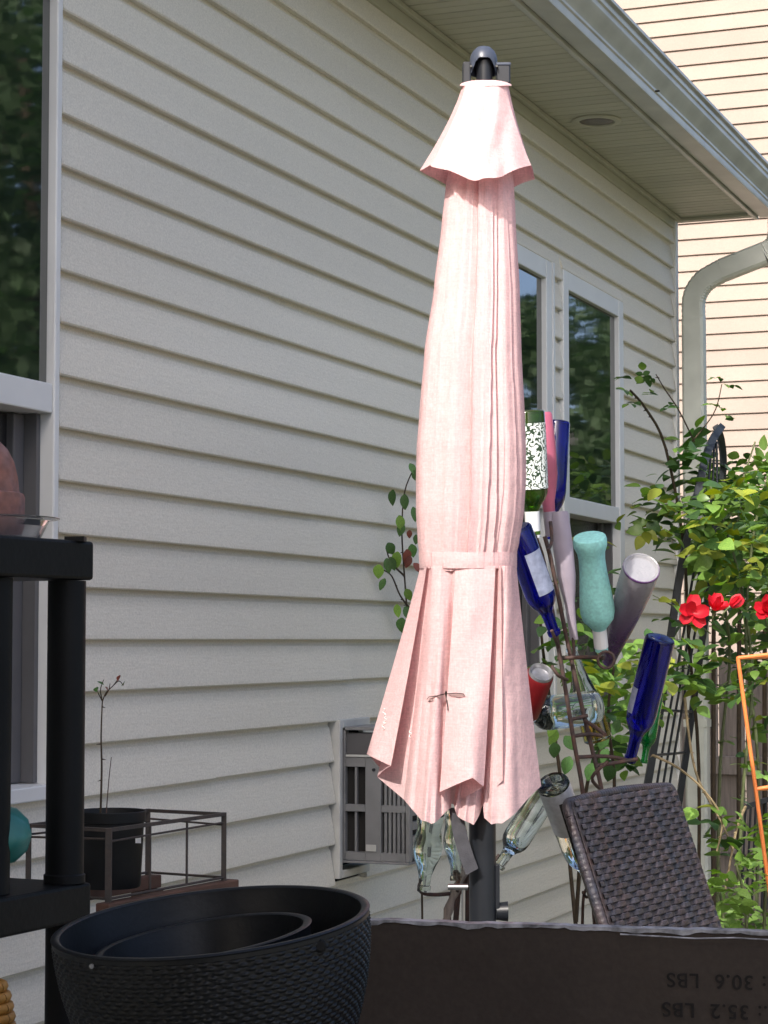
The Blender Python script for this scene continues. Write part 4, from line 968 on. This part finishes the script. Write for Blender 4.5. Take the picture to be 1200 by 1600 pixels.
# ================================================================== TREES seen in the window panes
def tree(x_, y_, h_, rw, label, seed):
    random.seed(seed); t = empty('tree', (x_, y_, 0), label, 'tree')
    P = [Vector((x_, y_, 0)), Vector((x_ + .1, y_, h_ * .3)), Vector((x_ - .05, y_ + .1, h_ * .6)), Vector((x_, y_, h_ * .9))]
    MB().tube(catmull(P, 4), [.16 * (1 - .8 * i / 12) for i in range(13)], 9).build('trunk', M['bark'], t, smooth=60)
    for i in range(7):
        a = random.uniform(0, 6.28); b = Vector((math.cos(a), math.sin(a), .7)) * rw * .7; s = P[0] + Vector((0, 0, h_ * random.uniform(.3, .6)))
        MB().tube([s, s + b * .5, s + b], [.05, .035, .012], 6).build('limb', M['bark'], t)
    vs = []; fs = []
    cl_ = [(Vector((x_ + random.gauss(0, rw * .45), y_ + random.gauss(0, rw * .45), h_ * random.uniform(.18, .97))), rw * random.uniform(.22, .42)) for _ in range(26)]
    for _ in range(14000):
        c, r_ = random.choice(cl_); d = Vector((random.gauss(0, 1), random.gauss(0, 1), random.gauss(0, .8))).normalized() * r_ * random.uniform(.5, 1.05) ** .5
        p = c + d; a = Vector((random.gauss(0, 1), random.gauss(0, 1), random.gauss(0, 1))).normalized(); b = a.cross(Vector((random.random(), random.random(), 1))).normalized()
        s = random.uniform(.04, .08); k = len(vs); vs += [p - a * s, p + b * s * .6, p + a * s, p - b * s * .6]; fs.append((k, k + 1, k + 2, k + 3))
    o = MB().add(vs, fs).build('crown', M['crown'], t, recalc=False); o['kind'] = 'stuff'
tree(.7, 12.8, 2.9, 1.0, 'loose-crowned green tree mirrored in the far right window', 1)
tree(1.4, 16.4, 4.0, 1.4, 'broad green tree mirrored in the twin windows', 2)
tree(3.2, 12.0, 5.8, 1.8, 'dark dense tree mirrored in the near left window', 3)
tree(4.6, 9.6, 5.6, 1.8, 'bushy dark tree at the yard edge, mirrored low in the left window', 4)
tree(5.2, 14.8, 7.2, 2.3, 'tallest dark tree mirrored in the near left window', 5)
tree(2.2, 22, 4.7, 2.2, 'far green tree mirrored behind the others', 6)

shd = empty('garden_shed', (2, 18, 0), 'low tan shed across the yard, mirrored low in the right windows', 'shed')
MB().box((-.6, 18, 0), (4.5, 20, 2.7)).build('wall', M['siding2'], shd)
MB().add([(-.8, 17.7, 2.7), (4.7, 17.7, 2.7), (4.7, 20.3, 2.7), (-.8, 20.3, 2.7), (-.8, 19, 3.3), (4.7, 19, 3.3)], [(0, 3, 2, 1), (0, 1, 5, 4), (2, 3, 4, 5), (0, 4, 3), (1, 2, 5)]).build('roof', M['roof'], shd)
MB().box((1.2, 17.96, .02), (2.1, 17.999, 2.0)).build('door', M['trim'], shd)

# ================================================================== PLASTIC SHELF at left
SD = 2.6
c0 = at(103, 1100, SD); c0 = Vector((c0.x, c0.y, 0))
e1 = (RGT * .43 + HF * .90).normalized(); e2 = (-RGT * .90 + HF * .43).normalized()
shf = empty('plastic_shelf', c0, 'black plastic shelving unit with round posts at the left edge', 'shelf')
zA = at(103, 845, SD).z; zB = at(103, 906, SD).z; zC = at(103, 1378, SD).z; zD = at(103, 1436, SD).z
def slab(za, zb, nm):
    c = c0 + e1 * (.024 - .25) + e2 * (-.024 + .20)
    o = MB().obox(c + Vector((0, 0, (za + zb) / 2)), e1 * .25, e2 * .20, Vector((0, 0, (za - zb) / 2))).build(nm, M['black'], shf, bevel=.004); return o
slab(zA, zB, 'shelf_board'); slab(zC, zD, 'shelf_board'); slab(.25, .21, 'shelf_board')
ofs = [(0, 0), (0, .36), (.45, 0), (.45, .36)]
for (a, b) in ofs:
    p = c0 - e1 * a + e2 * b
    for (za, zb, ra) in ((zC + .001, zB - .001, .0235), (.251, zD - .001, .0225), (.02, .209, .0225)):
        MB().lathe(p + Vector((0, 0, za)), p + Vector((0, 0, zb)), [(0, .0), (0, ra), (1, ra), (1, 0)], 28).build('post', M['black'], shf, smooth=40)
    MB().lathe(p + Vector((0, 0, zC + .001)), p + Vector((0, 0, zC + .013)), [(0, ra + .003), (.8, ra + .003), (1, ra)], 28).build('collar', M['black'], shf, smooth=40)
p = c0 - e1 * .135 + e2 * .01
MB().lathe(p + Vector((0, 0, zC + .001)), p + Vector((0, 0, zB - .001)), [(0, 0), (0, .021), (1, .021), (1, 0)], 28).build('post', M['black'], shf, smooth=40)
MB().obox(at(118, 842.5, SD) , RGT * .012, HF * .012, Vector((0, 0, .003))).build('cap', M['black'], shf)
# saucer + terracotta
SP = 2.62
sp = at(-38, 840, SP); sp.z = zA + .001
sa = empty('plastic_saucer', sp, 'clear plastic plant saucer on top of the black shelf', 'saucer')
MB().lathe(sp, sp + Vector((0, 0, .027)), [(0.05, 0), (0, .070), (.03, .078), (.2, .081), (.9, .090), (1, .103), (1.04, .1035), (1.04, .102), (.95, .092), (.2, .079), (.08, .076), (.08, 0)], 48).build('dish', M['clearplastic'], sa, smooth=40)
tp_ = at(-30, 803, SP); tp_.z = sp.z + .004
te = empty('terracotta_pot', tp_, 'pinkish terracotta pot turned upside down in the clear saucer', 'plant pot')
MB().lathe(tp_, tp_ + Vector((0, 0, .10)), [(0, 0), (0, .050), (.10, .0535), (.50, .0535), (.54, .052), (.56, .047), (.75, .045), (.95, .040), (1.10, .032), (1.22, .020), (1.28, .0)], 48, disp=lambda j, k, q, t: .0008 * math.sin(q * 14 + t * 9) if .2 < t < .7 else 0).build('pot_body', M['terra'], te, smooth=35)
# teal pot on the lower shelf
gpz = at(2, 1305, 2.5)
tl = empty('ceramic_pot', gpz, 'teal glazed ceramic pot lying on the lower shelf', 'plant pot')
MB().lathe(gpz - RGT * .09 , gpz + RGT * .036, [(0, 0), (0, .026), (.3, .036), (.6, .038), (.85, .031), (.96, .018), (1, .0)], 40, disp=lambda j, k, q, t: .001 * math.sin(q * 6)).build('pot_body', M['teal'], tl, smooth=50)

# amber cane basket, bottom-left corner
bp = at(-40, 1640, 2.3)
ab = empty('cane_basket', bp, 'amber cane basket just showing in the bottom left corner', 'basket')
for i in range(9):
    z_ = i * .011; rr = .040 * math.sqrt(max(.05, 1 - (z_ / .105 - .3) ** 2 * 1.5))
    MB().tube([bp + Vector((rr * math.cos(a), rr * math.sin(a), z_ - .02)) for a in [k * math.pi / 14 for k in range(29)]], .006, 8, caps=False).build('coil', M['amberb'], ab, smooth=60)

# ================================================================== WIRE STAND, BENCH, NURSERY POT
zt_ = at(170, 1297, 3.30).z; zb_ = at(168, 1408, 3.30).z
N = at(170, 1297, 3.30); Rr = at(350, 1272, 3.60); Ll = at(45, 1290, 3.38)
for v_ in (N, Rr, Ll): v_.z = zt_
Bb = Rr + Ll - N
st = empty('wire_stand', Vector((N.x, N.y, zb_)), 'rusty brown wire plant stand holding the black nursery pot', 'plant stand')
def bar(a, b, r_, nm): MB().tube([a, b], r_, 8).build(nm, M['darkwire'], st)
dzv = Vector((0, 0, zb_ - zt_))
for p, r_ in ((N, .0048), (Rr, .0042), (Ll, .004), (Bb, .004)):
    MB().obox(p + dzv / 2, RGT * r_, HF * r_, Vector((0, 0, -dzv.z / 2 + .003))).build('leg', M['darkwire'], st)
    
for a, b in ((N, Rr), (Rr, Bb), (Bb, Ll), (Ll, N)):
    d_ = (b - a).normalized(); MB().obox((a + b) / 2, d_ * ((b - a).length / 2), d_.cross(Vector((0, 0, 1))) * .0035, Vector((0, 0, .0028))).build('top_rail', M['darkwire'], st)
    bar(a - Vector((0, 0, .018)), b - Vector((0, 0, .018)) + Vector((0, 0, .004)), .0018, 'wire')
    bar(a + dzv + Vector((0, 0, .004)), b + dzv + Vector((0, 0, .004)), .0022, 'wire')
for f_ in (.34, .66):
    for (a, b) in ((N, Rr), (Bb, Ll)):
        p = a.lerp(b, f_); bar(p - Vector((0, 0, .003)), p + dzv + Vector((0, 0, .004)), .0022, 'upright')
p = N.lerp(Ll, .97)
bc = (N + Bb) / 2
bu = (Rr - N).normalized(); bv = (Ll - N).normalized(); bv = (bv - bu * bv.dot(bu)).normalized()
bn = empty('wooden_bench', Vector((bc.x, bc.y, .02)), 'low red-brown wooden potting bench against the siding under the wire stand', 'bench')
for i in range(2):
    c = bc + bv * (-.082 + .158 * i); MB().obox(Vector((c.x, c.y, zb_ - .012)), bu * .192, bv * .013, Vector((0, 0, .011))).build('plank', M['redwood'], bn, bevel=.002)
for a in (-.07, .165):
    for b in (-.075, .075): MB().obox(Vector((bc.x, bc.y, 0)) + bu * a + bv * b + Vector((0, 0, zb_ / 2 - .002)), bu * .02, bv * .02, Vector((0, 0, zb_ / 2 - .022))).build('leg', M['redwood'], bn)
pp = at(171, 1404, 3.44); pp.z = zb_ + .006
pt = empty('nursery_pot', pp, 'black plastic nursery pot standing in the wire stand by the wall', 'plant pot')
hP = at(171, 1268, 3.44).z - pp.z
MB().lathe(pp, pp + Vector((0, 0, hP)), [(0, 0), (0, .049), (.02, .0505), (.86, .0555), (.87, .058), (1, .0590), (1.01, .058), (1.0, .0565), (.88, .054), (.8, .053), (.8, 0)], 44).build('pot_body', M['blackpot'], pt, smooth=35)
o = MB().obox(at(216, 1313, 3.39), RGT * .0045, HF * .0005, UPV * .0045).build('sticker', M['white'], pt)
tw = Plant('twig_plant', pp + Vector((0, 0, hP * .8)), 'bare brown twig plant growing in the black nursery pot', 'plant')
tw.stem([at(157, 1275, 3.44), at(159, 1200, 3.44), at(158, 1150, 3.44), at(160, 1094, 3.44)], .0019, 'stemd', thorns=5)
for P in ([(160, 1096), (154, 1084), (151, 1076)], [(160, 1096), (166, 1082), (178, 1070), (187, 1056)], [(160, 1096), (157, 1078), (162, 1062)], [(178, 1070), (186, 1064), (193, 1071)], [(164, 1088), (170, 1078), (172, 1068)]): tw.stem([at(x_, y_, 3.44) for x_, y_ in P], .0011, 'stemd')
tw.stem([at(166, 1272, 3.42), at(170, 1220, 3.42), at(174, 1183, 3.42)], .0010, 'rust')
for (x_, y_) in ((150, 1074), (187, 1055), (193, 1070), (162, 1070), (168, 1074)): tw.leaf(at(x_, y_, 3.44), .012, ['leafred', 'leafd'])
tw.finish()

# ================================================================== TABLE, PLANTER BOWLS, BOX
TZ = .72
tc0 = at(700, 1000, 2.25)
tab = empty('potting_table', Vector((tc0.x, tc0.y, .02)), 'dark table under the black planter and the cardboard box', 'table')
MB().obox(Vector((tc0.x, tc0.y, TZ - .015)) + RGT * .15, RGT * .68, HF * .36, Vector((0, 0, .014))).build('tabletop', M['redwood'], tab, bevel=.004)
for a in (-.48, .78):
    for b in (-.32, .32): MB().obox(Vector((tc0.x, tc0.y, TZ / 2 - .01)) + RGT * a + HF * b, RGT * .025, HF * .025, Vector((0, 0, TZ / 2 - .022))).build('leg', M['redwood'], tab)
PD = 2.0
rc = at(330, 1441, PD)
# planter axis: tilted towards the camera and rolled a little
ax = (Vector((0, 0, 1)) - HF * math.tan(R(4.7)) - RGT * math.tan(R(5.3))).normalized()
def woven(name, label, rim, axis, rad, hgt, m, parent=None, taper=.80, weave=True):
    root = empty(name, rim - axis * hgt, label, 'planter')
    rows = 190; seg = 520; p0 = rim - axis * hgt; prof = []
    for j in range(rows + 1):
        t = j / rows; prof.append((t, rad * (taper + (1 - taper) * math.sin(t * math.pi / 2) ** .8)))
    nrow = int(hgt / .0041)
    def disp(j, k, q, t):
        if not weave or t > .965: return .0012 if weave else 0
        rr = t * nrow; r_ = int(rr); fr = rr - r_
        return .0019 * math.sin(math.pi * fr) ** .7 * max(0, .35 + .75 * math.sin(q * 66 + (r_ % 2) * math.pi + .25 * math.sin(r_ * 1.7)))
    mb = MB().lathe(p0, rim, prof, seg, disp)
    o = mb.build('woven_wall', M[m], root, smooth=50)
    o2 = MB().lathe(p0, rim, [(1.0, rad + .0012), (1.012, rad + .002), (1.022, rad), (1.022, rad - .004), (1.01, rad - .0062), (.98, rad - .0065), (.6, rad * .93 - .006), (.05, rad * taper - .006), (.05, 0)], 120).build('rim', M[m], root, smooth=50)
    return root
hP_ = .125
pl = woven('round_planter', 'wide black basket-weave planter bowl tilted on the table at lower left', rc, ax, 246 / F * PD, hP_, 'planter')
p0_ = rc - ax * hP_
for (px, py) in ((143, 1510), (500, 1478)):
    r_ = ray(px, py).normalized()
    # find bowl wall by solving against the cone-ish wall
    best = None
    bmx = bmesh.new(); bmx.from_mesh([c for c in pl.children if c.name.startswith('woven_wall')][0].data); bv_ = BVHTree.FromBMesh(bmx); bmx.free()
    hit = bv_.ray_cast(CAM, r_)[0]
    if hit:
        big = px > 300; s_ = .0062 if big else .0025
        MB().lathe(hit + r_ * .003, hit - r_ * .003, [(0, s_), (.8, s_), (1, s_ * .7), (1, 0)], 14).build('plug', M['black' if big else 'acmetal'], pl)
rin = at(333, 1476, PD + .015) + RGT * 0
ax2 = (Vector((0, 0, 1)) - HF * math.tan(R(2.6)) - RGT * math.tan(R(8.6))).normalized()
pi_ = woven('round_planter', 'smaller black bowl nested inside the wide planter', at(318, 1467, PD + .0), ax2, 168 / F * PD, .09, 'planter', weave=False)
# terracotta pot below
tz = TZ + .001; tcen = Vector((p0_.x, p0_.y, tz)) + RGT * .012
hT = (p0_.z + .012) - tz
ter = empty('terracotta_pot', tcen, 'terracotta pot under the tilted black planter bowl', 'plant pot')
MB().lathe(tcen, tcen + Vector((0, 0, hT)), [(0, 0), (0, .085), (.8, .112), (.82, .120), (1, .1215), (1.0, .110), (.9, .10), (.9, 0)], 56).build('pot_body', M['terra2'], ter, smooth=35)

# cardboard box
C1 = at(545, 1437, 2.33); C2 = at(1215, 1456, 2.225)
C2.z = C1.z
bd = (C2 - C1).normalized(); bn_ = Vector((-bd.y, bd.x, 0)); 
if bn_.dot(HF) < 0: bn_ = -bn_
Lb = .80; hb_ = C1.z - TZ - .002
BT = .014
bxc = C1 + bd * Lb / 2 + bn_ * BT
box = empty('cardboard_box', Vector((bxc.x, bxc.y, TZ + .001)), 'dark brown cardboard box printed upside down with its weights', 'cardboard box')
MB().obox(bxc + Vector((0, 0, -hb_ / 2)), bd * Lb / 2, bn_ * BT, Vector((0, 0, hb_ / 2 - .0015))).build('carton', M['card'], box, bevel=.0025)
# pale strip painting a highlight along the upper edge, with ragged fibres
random.seed(4)
vs = []; K = 120
for i in range(K + 1):
    u = i / K * Lb; jj = .0005 * math.sin(i * .9) + random.uniform(-.0008, .0008) + .0010 * math.sin(i * .23) - (.002 if i % 17 in (3, 4, 5) else 0)
    p = C1 + bd * u
    vs += [p - bn_ * .0014 + Vector((0, 0, -.0030 + jj)), p - bn_ * .0014 + Vector((0, 0, .0008 + jj * .3)), p + bn_ * .010 + Vector((0, 0, .0018 + jj * .3))]
MB().add(vs, [q for i in range(K) for q in ((i * 3, i * 3 + 1, i * 3 + 4, i * 3 + 3), (i * 3 + 1, i * 3 + 2, i * 3 + 5, i * 3 + 4))]).build('highlight_strip', M['cardedge'], box)
MB().tube([C1 + bd * (.3 + .04 * i) - bn_ * .004 + Vector((0, 0, -.006 - .001 * (i % 3))) for i in range(10)], .0009, 5).build('torn_edge', M['cardedge'], box)
for txt, py in ((':\u00a030.6\u00a0\u00a0LBS', 1531), (':\u00a035.2\u00a0\u00a0LBS', 1577)):
    cu = bpy.data.curves.new('text', 'FONT'); cu.body = '.' + txt; cu.size = .0215; cu.space_character = 1.12; cu.align_x = 'LEFT'; cu.extrude = .0002; cu.offset = .0003
    to = bpy.data.objects.new('tmp', cu); col.objects.link(to); bpy.context.view_layer.update()
    me = bpy.data.meshes.new_from_object(to.evaluated_get(bpy.context.evaluated_depsgraph_get())); bpy.data.objects.remove(to)
    me.name = 'printed_text'; me.materials.clear(); me.materials.append(M['ink'])
    # 180 degrees turned: text runs towards -bd, its up is -Z
    xs = [v.co.x for v in me.vertices]; x1 = max(xs)
    end = at(1040 if py < 1550 else 1032, py, 2.27); rr_ = ray(1040, py); tt = (C1 - CAM).dot(bn_) / rr_.dot(bn_); 
    pt0 = CAM + ray(1042 if py < 1550 else 1035, py + 0) * ((C1 - CAM).dot(bn_) / ray(1042, py).dot(bn_))
    yax = Vector((0, 0, -1)); xax = -bd; zax = xax.cross(yax)
    o = link('printed_text', me, None, box); o.matrix_parent_inverse = Matrix.Translation(-box.location)
    org = pt0 - xax * x1 - yax * .0075 - bn_ * .0009
    o.matrix_basis = Matrix.Translation(org) @ Matrix(((xax.x, yax.x, zax.x, 0), (xax.y, yax.y, zax.y, 0), (xax.z, yax.z, zax.z, 0), (0, 0, 0, 1)))
